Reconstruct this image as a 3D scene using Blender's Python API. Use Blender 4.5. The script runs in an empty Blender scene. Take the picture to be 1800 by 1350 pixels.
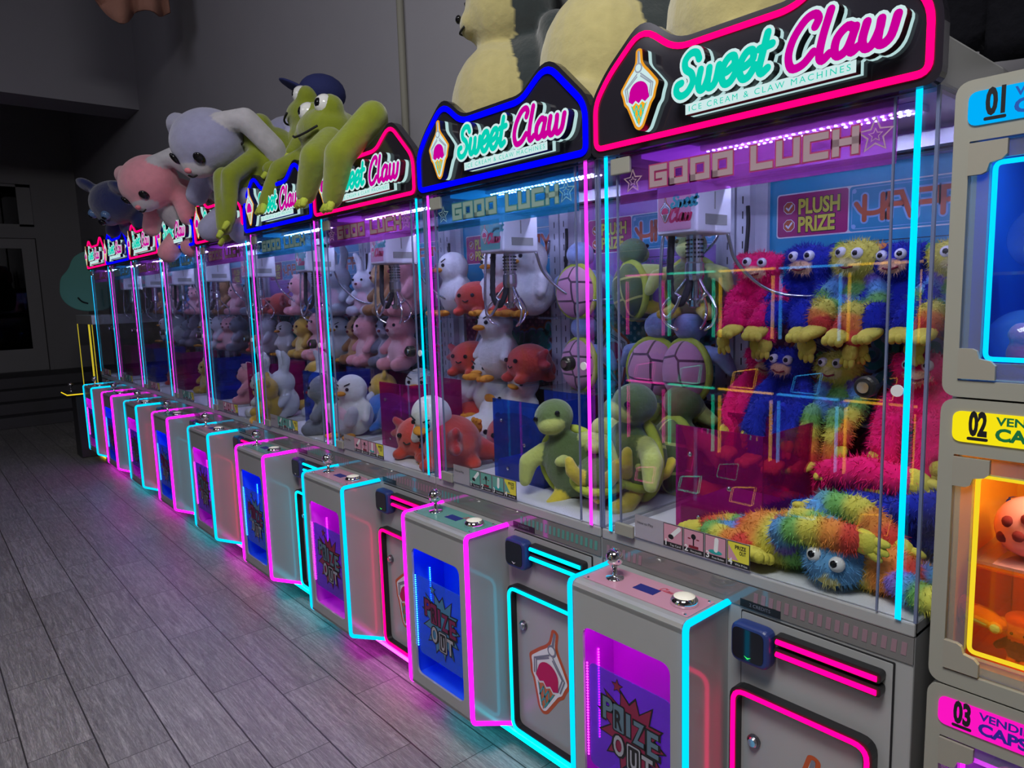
import bpy, bmesh, math, random
import numpy as np
from mathutils import Vector, Matrix, Euler, Quaternion
random.seed(7)
rng = np.random.default_rng(11)
scene = bpy.context.scene
COL = scene.collection
PI = math.pi
W = 0.86                                   # pitch of the machines in the row

# ---------------------------------------------------------------- camera, world, lamps, exposure
def set_camera():
    yaw, pitch, roll, f = 0.8618, -0.1276, -0.0305, 1238.84
    cy, sy, cp, sp, cr, sr = math.cos(yaw), math.sin(yaw), math.cos(pitch), math.sin(pitch), math.cos(roll), math.sin(roll)
    fwd = Vector((-sy, cy, 0)); right = Vector((cy, sy, 0)); up = Vector((0, 0, 1))
    f2 = fwd * cp + up * sp; u2 = -fwd * sp + up * cp
    r3 = right * cr + u2 * sr; u3 = -right * sr + u2 * cr
    cam = bpy.data.cameras.new('camera'); cam.sensor_fit = 'HORIZONTAL'; cam.sensor_width = 36.0
    cam.lens = f * 36.0 / 1800.0; cam.clip_start = 0.02; cam.clip_end = 60
    o = bpy.data.objects.new('camera', cam); COL.objects.link(o)
    m = Matrix((r3, u3, -f2)).transposed().to_4x4(); m.translation = (0.5052, -1.5052, 1.6314)
    o.matrix_world = m; scene.camera = o
set_camera()
wd = bpy.data.worlds.new('world'); scene.world = wd; wd.use_nodes = True
wd.node_tree.nodes['Background'].inputs[0].default_value = (0.6, 0.62, 0.75, 1)
wd.node_tree.nodes['Background'].inputs[1].default_value = 0.02
def area(name, loc, target, size, power, color, spread=PI):
    l = bpy.data.lights.new(name, 'AREA'); l.shape = 'RECTANGLE'; l.size, l.size_y = size; l.energy = power; l.color = color; l.spread = spread
    o = bpy.data.objects.new(name, l); COL.objects.link(o); o.location = loc
    o.rotation_euler = (Vector(target) - Vector(loc)).to_track_quat('-Z', 'Y').to_euler(); return o
area('ceiling_lamp_near', (0.25, -1.95, 4.3), (-0.9, -0.6, 0.4), (1.4, 0.9), 116, (1.0, 0.985, 0.965))
area('ceiling_lamp_far', (-3.2, -4.2, 4.6), (-3.6, 0.9, 2.6), (2.0, 1.2), 33, (0.90, 0.90, 1.0))
scene.view_settings.view_transform = 'Standard'; scene.view_settings.look = 'None'
scene.view_settings.gamma = 1.0; scene.view_settings.use_curve_mapping = False
scene.view_settings.exposure = 0.0
cy_ = scene.cycles
cy_.use_denoising = True; cy_.max_bounces = 6; cy_.diffuse_bounces = 3; cy_.glossy_bounces = 3; cy_.transmission_bounces = 3
cy_.transparent_max_bounces = 40; cy_.caustics_reflective = False; cy_.caustics_refractive = False
cy_.sample_clamp_indirect = 4.0; cy_.sample_clamp_direct = 0.0
cy_.use_adaptive_sampling = True; cy_.adaptive_threshold = 0.03

# ---------------------------------------------------------------- materials
def lin(r, g, b):
    f = lambda c: ((c / 255.0 + 0.055) / 1.055) ** 2.4 if c > 10 else c / 255.0 / 12.92
    return (f(r), f(g), f(b))
MATS = {}
def nmat(name):
    m = bpy.data.materials.new(name); m.use_nodes = True; m.node_tree.nodes.clear(); MATS[name] = m
    return m, m.node_tree.nodes, m.node_tree.links
def prin(name, color, rough=0.5, metal=0.0, spec=0.5, emit=None, es=0.0, bump=0.0, bscale=60.0, vary=0.0, coat=0.0, sheen=0.0, alpha=1.0):
    m, N, L = nmat(name)
    o = N.new('ShaderNodeOutputMaterial'); p = N.new('ShaderNodeBsdfPrincipled'); L.new(p.outputs[0], o.inputs[0])
    p.inputs['Base Color'].default_value = (*color, 1); p.inputs['Roughness'].default_value = rough; p.inputs['Metallic'].default_value = metal
    p.inputs['Specular IOR Level'].default_value = spec; p.inputs['Coat Weight'].default_value = coat; p.inputs['Sheen Weight'].default_value = sheen
    p.inputs['Alpha'].default_value = alpha
    if emit: p.inputs['Emission Color'].default_value = (*emit, 1); p.inputs['Emission Strength'].default_value = es
    if bump or vary:
        tc = N.new('ShaderNodeTexCoord'); nz = N.new('ShaderNodeTexNoise'); nz.inputs['Scale'].default_value = bscale; nz.inputs['Detail'].default_value = 4
        L.new(tc.outputs['Object'], nz.inputs['Vector'])
        if bump:
            b = N.new('ShaderNodeBump'); b.inputs['Strength'].default_value = bump; b.inputs['Distance'].default_value = 0.01
            L.new(nz.outputs[0], b.inputs['Height']); L.new(b.outputs[0], p.inputs['Normal'])
        if vary:
            r = N.new('ShaderNodeMapRange'); r.inputs[3].default_value = 1 - vary; r.inputs[4].default_value = 1 + vary
            mx = N.new('ShaderNodeMix'); mx.data_type = 'RGBA'; mx.blend_type = 'MULTIPLY'; mx.inputs[0].default_value = 1
            mx.inputs[6].default_value = (*color, 1); L.new(nz.outputs[0], r.inputs[0]); L.new(r.outputs[0], mx.inputs[7]); L.new(mx.outputs[2], p.inputs['Base Color'])
    return m
def glow(name, color, strength=1.0):
    m, N, L = nmat(name)
    o = N.new('ShaderNodeOutputMaterial'); e = N.new('ShaderNodeEmission'); L.new(e.outputs[0], o.inputs[0])
    e.inputs[0].default_value = (*color, 1); e.inputs[1].default_value = strength
    return m
def clear(name, tint=(1, 1, 1), ior=1.45, diffuse=0.0, dcol=(1, 1, 1), rough=0.0, refl=1.0, through=0.0):
    """see-through sheet: transparent + fresnel reflection (+ some body colour)"""
    m, N, L = nmat(name)
    o = N.new('ShaderNodeOutputMaterial'); t = N.new('ShaderNodeBsdfTransparent'); t.inputs[0].default_value = (*tint, 1)
    g = N.new('ShaderNodeBsdfGlossy'); g.inputs['Roughness'].default_value = rough
    fr = N.new('ShaderNodeFresnel'); fr.inputs[0].default_value = ior
    mx = N.new('ShaderNodeMixShader'); last = t
    if diffuse > 0:
        d = N.new('ShaderNodeBsdfDiffuse'); d.inputs[0].default_value = (*dcol, 1)
        m2 = N.new('ShaderNodeMixShader'); m2.inputs[0].default_value = diffuse
        src = d
        if through > 0:
            tr = N.new('ShaderNodeBsdfTranslucent'); tr.inputs[0].default_value = (*[min(1, c * 2.5) for c in dcol], 1)
            m3 = N.new('ShaderNodeMixShader'); m3.inputs[0].default_value = through; L.new(d.outputs[0], m3.inputs[1]); L.new(tr.outputs[0], m3.inputs[2]); src = m3
        L.new(t.outputs[0], m2.inputs[1]); L.new(src.outputs[0], m2.inputs[2]); last = m2
    ge = N.new('ShaderNodeNewGeometry'); mul = N.new('ShaderNodeMath'); mul.operation = 'MULTIPLY'; sb = N.new('ShaderNodeMath'); sb.operation = 'SUBTRACT'; sb.inputs[0].default_value = refl
    bk = N.new('ShaderNodeMath'); bk.operation = 'MULTIPLY'; bk.inputs[1].default_value = refl; L.new(ge.outputs['Backfacing'], bk.inputs[0]); L.new(bk.outputs[0], sb.inputs[1])
    L.new(fr.outputs[0], mul.inputs[0]); L.new(sb.outputs[0], mul.inputs[1]); L.new(mul.outputs[0], mx.inputs[0])
    L.new(last.outputs[0], mx.inputs[1]); L.new(g.outputs[0], mx.inputs[2]); L.new(mx.outputs[0], o.inputs[0])
    return m
def pattern(name, c1, c2, kind, scale, rough=0.5):
    """printed pattern in object x/z: dots or diagonal stripes"""
    m, N, L = nmat(name)
    o = N.new('ShaderNodeOutputMaterial'); p = N.new('ShaderNodeBsdfPrincipled'); p.inputs['Roughness'].default_value = rough
    L.new(p.outputs[0], o.inputs[0])
    tc = N.new('ShaderNodeTexCoord'); mp = N.new('ShaderNodeMapping'); L.new(tc.outputs['Object'], mp.inputs[0])
    sx = N.new('ShaderNodeSeparateXYZ')
    mx = N.new('ShaderNodeMix'); mx.data_type = 'RGBA'; mx.inputs[6].default_value = (*c1, 1); mx.inputs[7].default_value = (*c2, 1)
    def math_(op, a, b=None):
        n = N.new('ShaderNodeMath'); n.operation = op
        for i, x in enumerate((a, b)):
            if x is None: continue
            if isinstance(x, (int, float)): n.inputs[i].default_value = x
            else: L.new(x, n.inputs[i])
        return n.outputs[0]
    if kind == 'dots':
        mp.inputs['Rotation'].default_value = (0, PI / 4, 0); L.new(mp.outputs[0], sx.inputs[0])
        fx = math_('SUBTRACT', math_('FRACT', math_('MULTIPLY', sx.outputs[0], scale)), 0.5)
        fz = math_('SUBTRACT', math_('FRACT', math_('MULTIPLY', sx.outputs[2], scale)), 0.5)
        d = math_('SQRT', math_('ADD', math_('MULTIPLY', fx, fx), math_('MULTIPLY', fz, fz)))
        L.new(math_('LESS_THAN', d, 0.26), mx.inputs[0])
    else:
        L.new(mp.outputs[0], sx.inputs[0])
        L.new(math_('LESS_THAN', math_('FRACT', math_('MULTIPLY', math_('ADD', sx.outputs[0], math_('MULTIPLY', sx.outputs[2], -0.8)), scale)), 0.5), mx.inputs[0])
    L.new(mx.outputs[2], p.inputs['Base Color'])
    return m
CYAN = (0.0, 0.84, 1.5); MAG = (2.4, 0.02, 2.2); PINK = (2.4, 0.0, 0.24); HOT = (2.6, 0.0, 0.33)
prin('metal_grey', lin(164, 165, 166), 0.32, 0.0, 0.5, vary=0.03, bscale=9)
prin('metal_side', lin(166, 167, 168), 0.13, 0.0, 0.6, vary=0.03, bscale=9)
prin('band_gloss', lin(118, 116, 116), 0.08, 0.0, 0.8)
prin('plate_grey', lin(150, 150, 140), 0.45)
prin('dark_gap', (0.01, 0.01, 0.012), 0.6)
prin('black_plastic', (0.012, 0.012, 0.014), 0.4)
prin('charcoal_panel', lin(38, 36, 44), 0.12, 0.0, 0.5)
prin('chrome', (0.85, 0.85, 0.86), 0.07, 1.0)
prin('steel', (0.6, 0.6, 0.63), 0.25, 1.0)
prin('dark_steel', (0.2, 0.2, 0.22), 0.35, 1.0)
prin('rubber', (0.02, 0.02, 0.022), 0.6, bump=0.3, bscale=200)
prin('white_plastic', (0.72, 0.72, 0.74), 0.35)
prin('white_print', (0.78, 0.8, 0.82), 0.5)
prin('felt_white', (0.72, 0.72, 0.74), 0.95, bump=0.3, bscale=300, vary=0.05)
prin('button_cream', lin(240, 236, 215), 0.3, emit=(1, 0.95, 0.85), es=0.15)
prin('navy_plastic', lin(40, 58, 120), 0.4)
prin('screen_black', (0.008, 0.01, 0.018), 0.08)
prin('screen_blue', lin(30, 38, 110), 0.1, emit=lin(36, 44, 120), es=0.25)
glow('tick_green', (0.05, 1, 0.15), 1.0)
glow('neon_cyan', CYAN, 1.0); glow('neon_magenta', MAG, 1.0); glow('neon_pink', PINK, 1.0); glow('neon_hot', HOT, 1.0)
glow('door_cyan', (0.0, 1.5, 2.2), 1.0); glow('door_hot', (3.6, 0.0, 0.42), 1.0)
glow('edge_cyan', (0.0, 5.0, 6.0), 1.0); glow('edge_hot', (9.0, 0.3, 8.0), 1.0)
prin('flap_red', lin(140, 34, 72), 0.4); prin('flap_slate', lin(96, 122, 142), 0.4); prin('flap_sky', lin(70, 130, 175), 0.4); prin('flap_wine', lin(125, 28, 84), 0.4); prin('flap_white', lin(168, 168, 182), 0.4)
glow('neon_blue', (0.0, 0.0, 1.0), 1.5); glow('strip_cyan', CYAN, 1.0); glow('strip_magenta', (1.6, 0.06, 1.6), 1.0)
glow('neon_yellow', (1.0, 0.72, 0.02), 1.0); glow('strip_yellow', (0.62, 0.50, 0.03), 1.0); glow('neon_sky', (0.1, 0.55, 1.0), 1.2); glow('neon_teal', (0.05, 0.9, 0.6), 1.1)
glow('led_white', (0.52, 0.54, 1.0), 480.0); glow('lamp_violet', (0.42, 0.16, 1.0), 1.6); glow('lamp_sky', (0.05, 0.42, 1.0), 1.4); glow('led_magenta', (1.0, 0.02, 1.0), 9.0); glow('led_blue', (0.02, 0.25, 1.0), 9.0)
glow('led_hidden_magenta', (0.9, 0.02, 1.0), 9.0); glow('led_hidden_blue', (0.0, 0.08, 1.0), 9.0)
clear('glass_clear', (0.97, 0.98, 0.985), 1.5, rough=0.0)
clear('glass_shelf', (0.9, 0.93, 0.95), 1.4, diffuse=0.05, dcol=(0.5, 0.6, 0.7))
prin('glass_edge', lin(120, 130, 165), 0.1, 0.0, 0.8, alpha=0.75)
clear('acrylic_magenta', (0.80, 0.16, 0.50), 1.45, diffuse=0.22, dcol=(0.5, 0.02, 0.3))
clear('acrylic_blue', (0.16, 0.34, 0.85), 1.45, diffuse=0.25, dcol=(0.01, 0.08, 0.5))
clear('acrylic_orange', (1.0, 0.68, 0.16), 1.45, diffuse=0.10, dcol=(1.0, 0.35, 0.0))
clear('flap_purple', (0.45, 0.25, 0.95), 1.4, diffuse=0.3, dcol=(0.3, 0.1, 0.7))
clear('flap_blue', (0.25, 0.6, 1.0), 1.4, diffuse=0.3, dcol=(0.05, 0.25, 0.8))
clear('film_magenta', (0.75, 0.42, 0.80), 1.2, diffuse=0.34, dcol=(0.28, 0.08, 0.24), through=0.30)
clear('film_teal', (0.40, 0.70, 0.85), 1.2, diffuse=0.34, dcol=(0.02, 0.18, 0.26), through=0.30)
clear('film_grey', (0.8, 0.78, 0.85), 1.2, diffuse=0.6, dcol=(0.45, 0.42, 0.46))
prin('liner_magenta', (0.75, 0.10, 0.85), 0.35); prin('liner_blue', (0.03, 0.14, 0.95), 0.35)
prin('purple_plastic', lin(170, 40, 190), 0.3); prin('blue_plastic', lin(25, 60, 190), 0.3)
prin('plate_pink', lin(205, 150, 170), 0.25); prin('plate_teal', lin(105, 165, 155), 0.25)
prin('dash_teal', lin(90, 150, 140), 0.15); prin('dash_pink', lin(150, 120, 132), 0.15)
glow('sign_teal', lin(8, 205, 178)); glow('sign_magenta', lin(200, 0, 150)); glow('sign_white', lin(205, 232, 232)); glow('sign_orange', lin(232, 155, 40))
glow('sign_grey', lin(150, 160, 175)); glow('sign_cone', lin(240, 170, 30)); glow('sign_back', lin(180, 215, 215))
prin('sign_depth', (0.01, 0.01, 0.012), 0.3)
prin('print_teal', lin(40, 160, 160), 0.4); prin('print_magenta', lin(190, 15, 80), 0.4); prin('print_red', lin(215, 40, 70), 0.4)
prin('print_orange', lin(190, 85, 40), 0.4); prin('print_yellow', lin(222, 214, 70), 0.4); prin('print_black', (0.012, 0.012, 0.015), 0.4)
prin('print_grey', lin(120, 125, 140), 0.4); prin('print_slate', lin(125, 150, 172), 0.4); prin('print_cone', lin(190, 110, 60), 0.4)
prin('poster_cyan', lin(30, 150, 195), 0.35); prin('poster_lavender', lin(170, 120, 205), 0.35); prin('poster_line', lin(150, 190, 235), 0.4)
prin('poster_magenta', lin(170, 20, 110), 0.35); prin('poster_panel', lin(40, 150, 195), 0.35)
pattern('polka_maroon', lin(110, 30, 70), lin(170, 90, 120), 'dots', 34); pattern('polka_teal', lin(20, 110, 115), lin(130, 180, 175), 'dots', 34)
pattern('stripe_maroon', lin(130, 25, 70), lin(25, 35, 50), 'stripes', 7)
prin('letter_film', lin(164, 140, 150), 0.5); prin('letter_film_teal', lin(138, 166, 158), 0.5)
prin('letter_edge', lin(165, 50, 105), 0.5); prin('letter_edge_teal', lin(60, 125, 125), 0.5)
prin('pillar_white', lin(215, 215, 225), 0.5); prin('ceiling_inside', lin(195, 170, 230), 0.4)
prin('capsule_frame', lin(158, 157, 146), 0.4, vary=0.02, bscale=8); prin('bracket_grey', lin(158, 154, 142), 0.4)
# ---------------------------------------------------------------- mesh building helpers
_txt = {}
def text_geo(s, bold=0.0, shear=0.0, gap=1.0):
    k = (s, bold, shear, gap)
    if k not in _txt:
        c = bpy.data.curves.new('t', 'FONT'); c.body = s; c.size = 1.0; c.offset = bold; c.shear = shear; c.resolution_u = 3; c.space_character = gap
        o = bpy.data.objects.new('t', c); COL.objects.link(o)
        dg = bpy.context.evaluated_depsgraph_get(); me = bpy.data.meshes.new_from_object(o.evaluated_get(dg))
        v = np.array([tuple(x.co) for x in me.vertices]).reshape(-1, 3); f = [tuple(p.vertices) for p in me.polygons]
        bpy.data.objects.remove(o); bpy.data.curves.remove(c); bpy.data.meshes.remove(me)
        _txt[k] = (v, f)
    return _txt[k]
def smooth(pts, n=6, closed=False):
    """Catmull-Rom through the points"""
    P = [Vector(p) for p in pts]; out = []; N = len(P)
    rng_ = range(N) if closed else range(N - 1)
    for i in rng_:
        if closed: a, b, c, d = P[i - 1], P[i], P[(i + 1) % N], P[(i + 2) % N]
        else: b, c = P[i], P[i + 1]; a = P[i - 1] if i else b * 2 - c; d = P[i + 2] if i + 2 < N else c * 2 - b
        for j in range(n):
            t = j / n
            out.append(0.5 * ((2 * b) + (c - a) * t + (2 * a - 5 * b + 4 * c - d) * t * t + (3 * b - a - 3 * c + d) * t ** 3))
    if not closed: out.append(P[-1])
    return out
def round_poly(pts, r, n=5):
    out = []; N = len(pts)
    for i in range(N):
        p, a, b = Vector(pts[i]), Vector(pts[i - 1]), Vector(pts[(i + 1) % N])
        rr = r[i] if isinstance(r, (list, tuple)) else r
        u, v = (a - p), (b - p); k = min(rr, u.length * 0.45, v.length * 0.45)
        s, e = p + u.normalized() * k, p + v.normalized() * k
        for j in range(n + 1):
            t = j / n; out.append(tuple(s * (1 - t) ** 2 + p * 2 * t * (1 - t) + e * t * t))
    return out
def rrect(x0, z0, x1, z1, r, n=5):
    return round_poly([(x0, z0), (x1, z0), (x1, z1), (x0, z1)], r, n)
def offset_poly(pts, d):
    """grow a counter-clockwise polygon by d"""
    out = []; N = len(pts)
    for i in range(N):
        a, p, b = Vector(pts[i - 1]), Vector(pts[i]), Vector(pts[(i + 1) % N])
        n1 = (p - a).normalized(); n2 = (b - p).normalized()
        n1 = Vector((n1.y, -n1.x)); n2 = Vector((n2.y, -n2.x)); m = (n1 + n2).normalized()
        out.append(tuple(p + m * (d / max(0.35, m.dot(n1)))))
    return out
class MB:
    def __init__(s): s.v = []; s.f = []; s.m = []
    def add(s, vs, fs, mi=0):
        o = len(s.v); s.v += [tuple(v) for v in vs]; s.f += [tuple(i + o for i in f) for f in fs]; s.m += [mi] * len(fs); return s
    def box(s, x0, y0, z0, x1, y1, z1, mi=0):
        return s.add([(x0, y0, z0), (x1, y0, z0), (x1, y1, z0), (x0, y1, z0), (x0, y0, z1), (x1, y0, z1), (x1, y1, z1), (x0, y1, z1)],
                     [(0, 3, 2, 1), (4, 5, 6, 7), (0, 1, 5, 4), (1, 2, 6, 5), (2, 3, 7, 6), (3, 0, 4, 7)], mi)
    def prism(s, poly, axis, d0, d1, mi=0, side=None):
        """polygon (counter-clockwise seen from the front / from +x) pushed from d0 (near) to d1"""
        n = len(poly)
        P = (lambda a, b, d: (a, d, b)) if axis == 'y' else (lambda a, b, d: (d, a, b)) if axis == 'x' else (lambda a, b, d: (a, b, d))
        vs = [P(a, b, d0) for a, b in poly] + [P(a, b, d1) for a, b in poly]
        s.add(vs, [tuple(range(n)), tuple(range(2 * n - 1, n - 1, -1))], mi)
        o = len(s.v) - 2 * n
        for i in range(n):
            j = (i + 1) % n; s.f.append((o + j, o + i, o + n + i, o + n + j)); s.m.append(mi if side is None else side)
        return s
    def flat(s, poly, y, mi=0):
        return s.add([(a, y, b) for a, b in poly], [tuple(range(len(poly)))], mi)
    def ring(s, outer, inner, y, mi=0, y1=None):
        n = len(outer); s.add([(a, y, b) for a, b in outer] + [(a, y, b) for a, b in inner], [(i, (i + 1) % n, n + (i + 1) % n, n + i) for i in range(n)], mi)
        if y1 is not None:
            s.add([(a, y1, b) for a, b in outer] + [(a, y1, b) for a, b in inner], [(n + i, n + (i + 1) % n, (i + 1) % n, i) for i in range(n)], mi)
            for loop, fl in ((outer, 1), (inner, 0)):
                o = len(s.v); s.v += [(a, y, b) for a, b in loop] + [(a, y1, b) for a, b in loop]
                for i in range(n):
                    j = (i + 1) % n; q = (o + j, o + i, o + n + i, o + n + j); s.f.append(q if fl else q[::-1]); s.m.append(mi)
        return s
    def tube(s, pts, r, n=8, closed=False, mi=0, flat=1.0):
        P = [Vector(p) for p in pts]; N = len(P); o = len(s.v); prev = None
        for i in range(N):
            if closed: t = P[(i + 1) % N] - P[i - 1]
            else: t = P[min(i + 1, N - 1)] - P[max(i - 1, 0)]
            t.normalize()
            if prev is None:
                u = t.cross(Vector((0, 1, 0))); u = u if u.length > 0.2 else t.cross(Vector((0, 0, 1)))
            else: u = prev - t * prev.dot(t)
            u.normalize(); w = t.cross(u); prev = u
            rr = r[i] if isinstance(r, (list, tuple)) else r
            for k in range(n):
                a = 2 * PI * k / n; s.v.append(tuple(P[i] + u * (math.cos(a) * rr) + w * (math.sin(a) * rr * flat)))
        for i in range(N if closed else N - 1):
            j = (i + 1) % N
            for k in range(n):
                l = (k + 1) % n; s.f.append((o + i * n + k, o + i * n + l, o + j * n + l, o + j * n + k)); s.m.append(mi)
        if not closed:
            s.f.append(tuple(o + k for k in range(n - 1, -1, -1))); s.f.append(tuple(o + (N - 1) * n + k for k in range(n))); s.m += [mi, mi]
        return s
    def lathe(s, prof, c, axis='z', n=16, mi=0, mis=None):
        o = len(s.v); C = Vector(c)
        for r, h in prof:
            for k in range(n):
                a = 2 * PI * k / n; x, y = r * math.cos(a), r * math.sin(a)
                s.v.append(tuple(C + (Vector((x, y, h)) if axis == 'z' else Vector((x, -h, y)) if axis == 'y' else Vector((h, x, y)))))
        for i in range(len(prof) - 1):
            for k in range(n):
                l = (k + 1) % n; s.f.append((o + i * n + k, o + i * n + l, o + (i + 1) * n + l, o + (i + 1) * n + k)); s.m.append(mis[i] if mis else mi)
        s.f.append(tuple(o + k for k in range(n - 1, -1, -1))); s.f.append(tuple(o + (len(prof) - 1) * n + k for k in range(n))); s.m += [mis[0] if mis else mi, mis[-1] if mis else mi]
        return s
    def ell(s, c, r, rot=None, nu=14, nv=9, mi=0):
        o = len(s.v); R = Euler(rot).to_matrix() if rot else Matrix.Identity(3); C = Vector(c)
        r = (r, r, r) if isinstance(r, (int, float)) else r
        pts = [(0, 0, 1)] + [(math.sin(PI * i / nv) * math.cos(2 * PI * j / nu), math.sin(PI * i / nv) * math.sin(2 * PI * j / nu), math.cos(PI * i / nv)) for i in range(1, nv) for j in range(nu)] + [(0, 0, -1)]
        s.v += [tuple(C + R @ Vector((p[0] * r[0], p[1] * r[1], p[2] * r[2]))) for p in pts]
        for j in range(nu): s.f.append((o, o + 1 + j, o + 1 + (j + 1) % nu)); s.m.append(mi)
        for i in range(nv - 2):
            for j in range(nu):
                a = o + 1 + i * nu + j; b = o + 1 + i * nu + (j + 1) % nu; s.f.append((a, a + nu, b + nu, b)); s.m.append(mi)
        e = len(s.v) - 1
        for j in range(nu): s.f.append((e, e - nu + (j + 1) % nu, e - nu + j)); s.m.append(mi)
        return s
    def ribbon(s, pts, r, y, mi=0, y1=None, square=False):
        """flat stroke of half-width r along 2D points in the x-z plane, facing -y; y1: pushed back to y1"""
        P = [Vector((p[0], p[1])) for p in pts]; N = len(P)
        if square: P[0] = P[0] + (P[0] - P[1]).normalized() * r; P[-1] = P[-1] + (P[-1] - P[-2]).normalized() * r
        L, Rr = [], []
        for i in range(N):
            a = (P[i] - P[i - 1]).normalized() if i else (P[1] - P[0]).normalized()
            b = (P[i + 1] - P[i]).normalized() if i < N - 1 else a
            n1, n2 = Vector((-a.y, a.x)), Vector((-b.y, b.x)); m = n1 + n2
            m = m.normalized() if m.length > 1e-4 else n1
            k = r / max(0.5 if not square else 0.7, m.dot(n1)); L.append(P[i] + m * k); Rr.append(P[i] - m * k)
        loop = None
        if square: loop = Rr + L[::-1]
        else:
            def cap(c, d):
                a0 = math.atan2(d.y, d.x) - PI / 2
                return [c + Vector((math.cos(a0 + PI * j / 6), math.sin(a0 + PI * j / 6))) * r for j in range(1, 6)]
            loop = Rr + cap(P[-1], P[-1] - P[-2]) + L[::-1] + cap(P[0], P[0] - P[1])
        o = len(s.v); nl = len(loop)
        # fill with a strip of quads plus the two caps so self-crossing strokes stay clean
        s.v += [(p.x, y, p.y) for p in loop]
        idxR = list(range(N)); c0 = 0 if square else 5
        idxL = [N + c0 + (N - 1 - i) for i in range(N)]
        for i in range(N - 1): s.f.append((o + idxR[i], o + idxR[i + 1], o + idxL[i + 1], o + idxL[i])); s.m.append(mi)
        if not square:
            s.f.append(tuple(o + k for k in [N - 1] + list(range(N, N + 5)) + [idxL[-1]])); s.m.append(mi)
            s.f.append(tuple(o + k for k in [idxL[0]] + list(range(nl - 5, nl)) + [0])); s.m.append(mi)
        if y1 is not None:
            o2 = len(s.v); s.v += [(p.x, y1, p.y) for p in loop]
            for i in range(nl):
                j = (i + 1) % nl; s.f.append((o + j, o + i, o2 + i, o2 + j)); s.m.append(mi)
        return s
    def text(s, t, x, z, size, y, mi=0, bold=0.0, center=True, width=None, shear=0.0, rot=0.0, xs=1.0, gap=1.0):
        v, f = text_geo(t, bold, shear, gap)
        if not len(v): return s
        lo, hi = v.min(0), v.max(0); k = size; kx = size * xs
        if width: kx = width / (hi[0] - lo[0])
        cx = (lo[0] + hi[0]) / 2 if center else lo[0]; c, q = math.cos(rot), math.sin(rot)
        vs = []
        for p in v:
            a, b = (p[0] - cx) * kx, p[1] * k; vs.append((x + a * c - b * q, y, z + a * q + b * c))
        return s.add(vs, f, mi)
    def xform(s, M, start=0):
        s.v[start:] = [tuple(M @ Vector(p)) for p in s.v[start:]]; return s
    def build(s, name, mats, parent=None, smooth=False, bevel=0.0, loc=None, seg=2):
        me = bpy.data.meshes.new(name); me.from_pydata(s.v, [], s.f)
        for m in ([mats] if isinstance(mats, str) else mats): me.materials.append(MATS[m])
        me.polygons.foreach_set('material_index', np.array(s.m, dtype=np.int32))
        if smooth: me.polygons.foreach_set('use_smooth', np.ones(len(s.f), dtype=bool))
        me.update()
        return link(name, me, parent, bevel, loc, seg)
def link(name, me, parent=None, bevel=0.0, loc=None, seg=2):
    o = bpy.data.objects.new(name, me); COL.objects.link(o)
    if parent: o.parent = parent
    if loc: o.location = loc
    if bevel:
        b = o.modifiers.new('bevel', 'BEVEL'); b.width = bevel; b.segments = seg; b.limit_method = 'ANGLE'; b.angle_limit = 0.7; b.use_clamp_overlap = True
    return o
def tag(o, label=None, cat=None, group=None, kind=None):
    if label: o['label'] = label
    if cat: o['category'] = cat
    if group: o['group'] = group
    if kind: o['kind'] = kind
    return o
def thing(name, label, cat, loc=(0, 0, 0), rot=(0, 0, 0), group=None, scale=1.0):
    o = bpy.data.objects.new(name, None); COL.objects.link(o); o.location = loc; o.rotation_euler = rot; o.scale = (scale,) * 3; o.empty_display_size = 0.05
    return tag(o, label, cat, group)
def dup(root, label=None, group=None, loc=None, rot=None, scale=None):
    r = root.copy(); COL.objects.link(r)
    if label: r['label'] = label
    if group: r['group'] = group
    if loc: r.location = loc
    if rot: r.rotation_euler = rot
    if scale: r.scale = (scale,) * 3
    for ch in list(root.children):
        c = ch.copy(); COL.objects.link(c); c.parent = r
        for g in list(ch.children):
            d = g.copy(); COL.objects.link(d); d.parent = c
    return r
# ---------------------------------------------------------------- plush: one continuous body per toy, coloured by its patches
def plush_material(name, sheen=0.4, bump=0.35, bscale=90, vary=0.12):
    m, N, L = nmat(name)
    o = N.new('ShaderNodeOutputMaterial'); p = N.new('ShaderNodeBsdfPrincipled'); L.new(p.outputs[0], o.inputs[0])
    p.inputs['Roughness'].default_value = 0.95; p.inputs['Specular IOR Level'].default_value = 0.1; p.inputs['Sheen Weight'].default_value = sheen; p.inputs['Sheen Roughness'].default_value = 0.6
    at = N.new('ShaderNodeAttribute'); at.attribute_name = 'Col'
    tc = N.new('ShaderNodeTexCoord'); nz = N.new('ShaderNodeTexNoise'); nz.inputs['Scale'].default_value = bscale; nz.inputs['Detail'].default_value = 5
    L.new(tc.outputs['Object'], nz.inputs['Vector'])
    r = N.new('ShaderNodeMapRange'); r.inputs[3].default_value = 1 - vary; r.inputs[4].default_value = 1 + vary; L.new(nz.outputs[0], r.inputs[0])
    mx = N.new('ShaderNodeMix'); mx.data_type = 'RGBA'; mx.blend_type = 'MULTIPLY'; mx.inputs[0].default_value = 1
    L.new(at.outputs['Color'], mx.inputs[6]); L.new(r.outputs[0], mx.inputs[7]); L.new(mx.outputs[2], p.inputs['Base Color'])
    b = N.new('ShaderNodeBump'); b.inputs['Strength'].default_value = bump; b.inputs['Distance'].default_value = 0.01
    L.new(nz.outputs[0], b.inputs['Height']); L.new(b.outputs[0], p.inputs['Normal'])
plush_material('plush'); plush_material('plush_large', 0.5, 0.5, 26, 0.16); plush_material('plush_fur', 0.1, 0.1, 60, 0.15)
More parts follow.
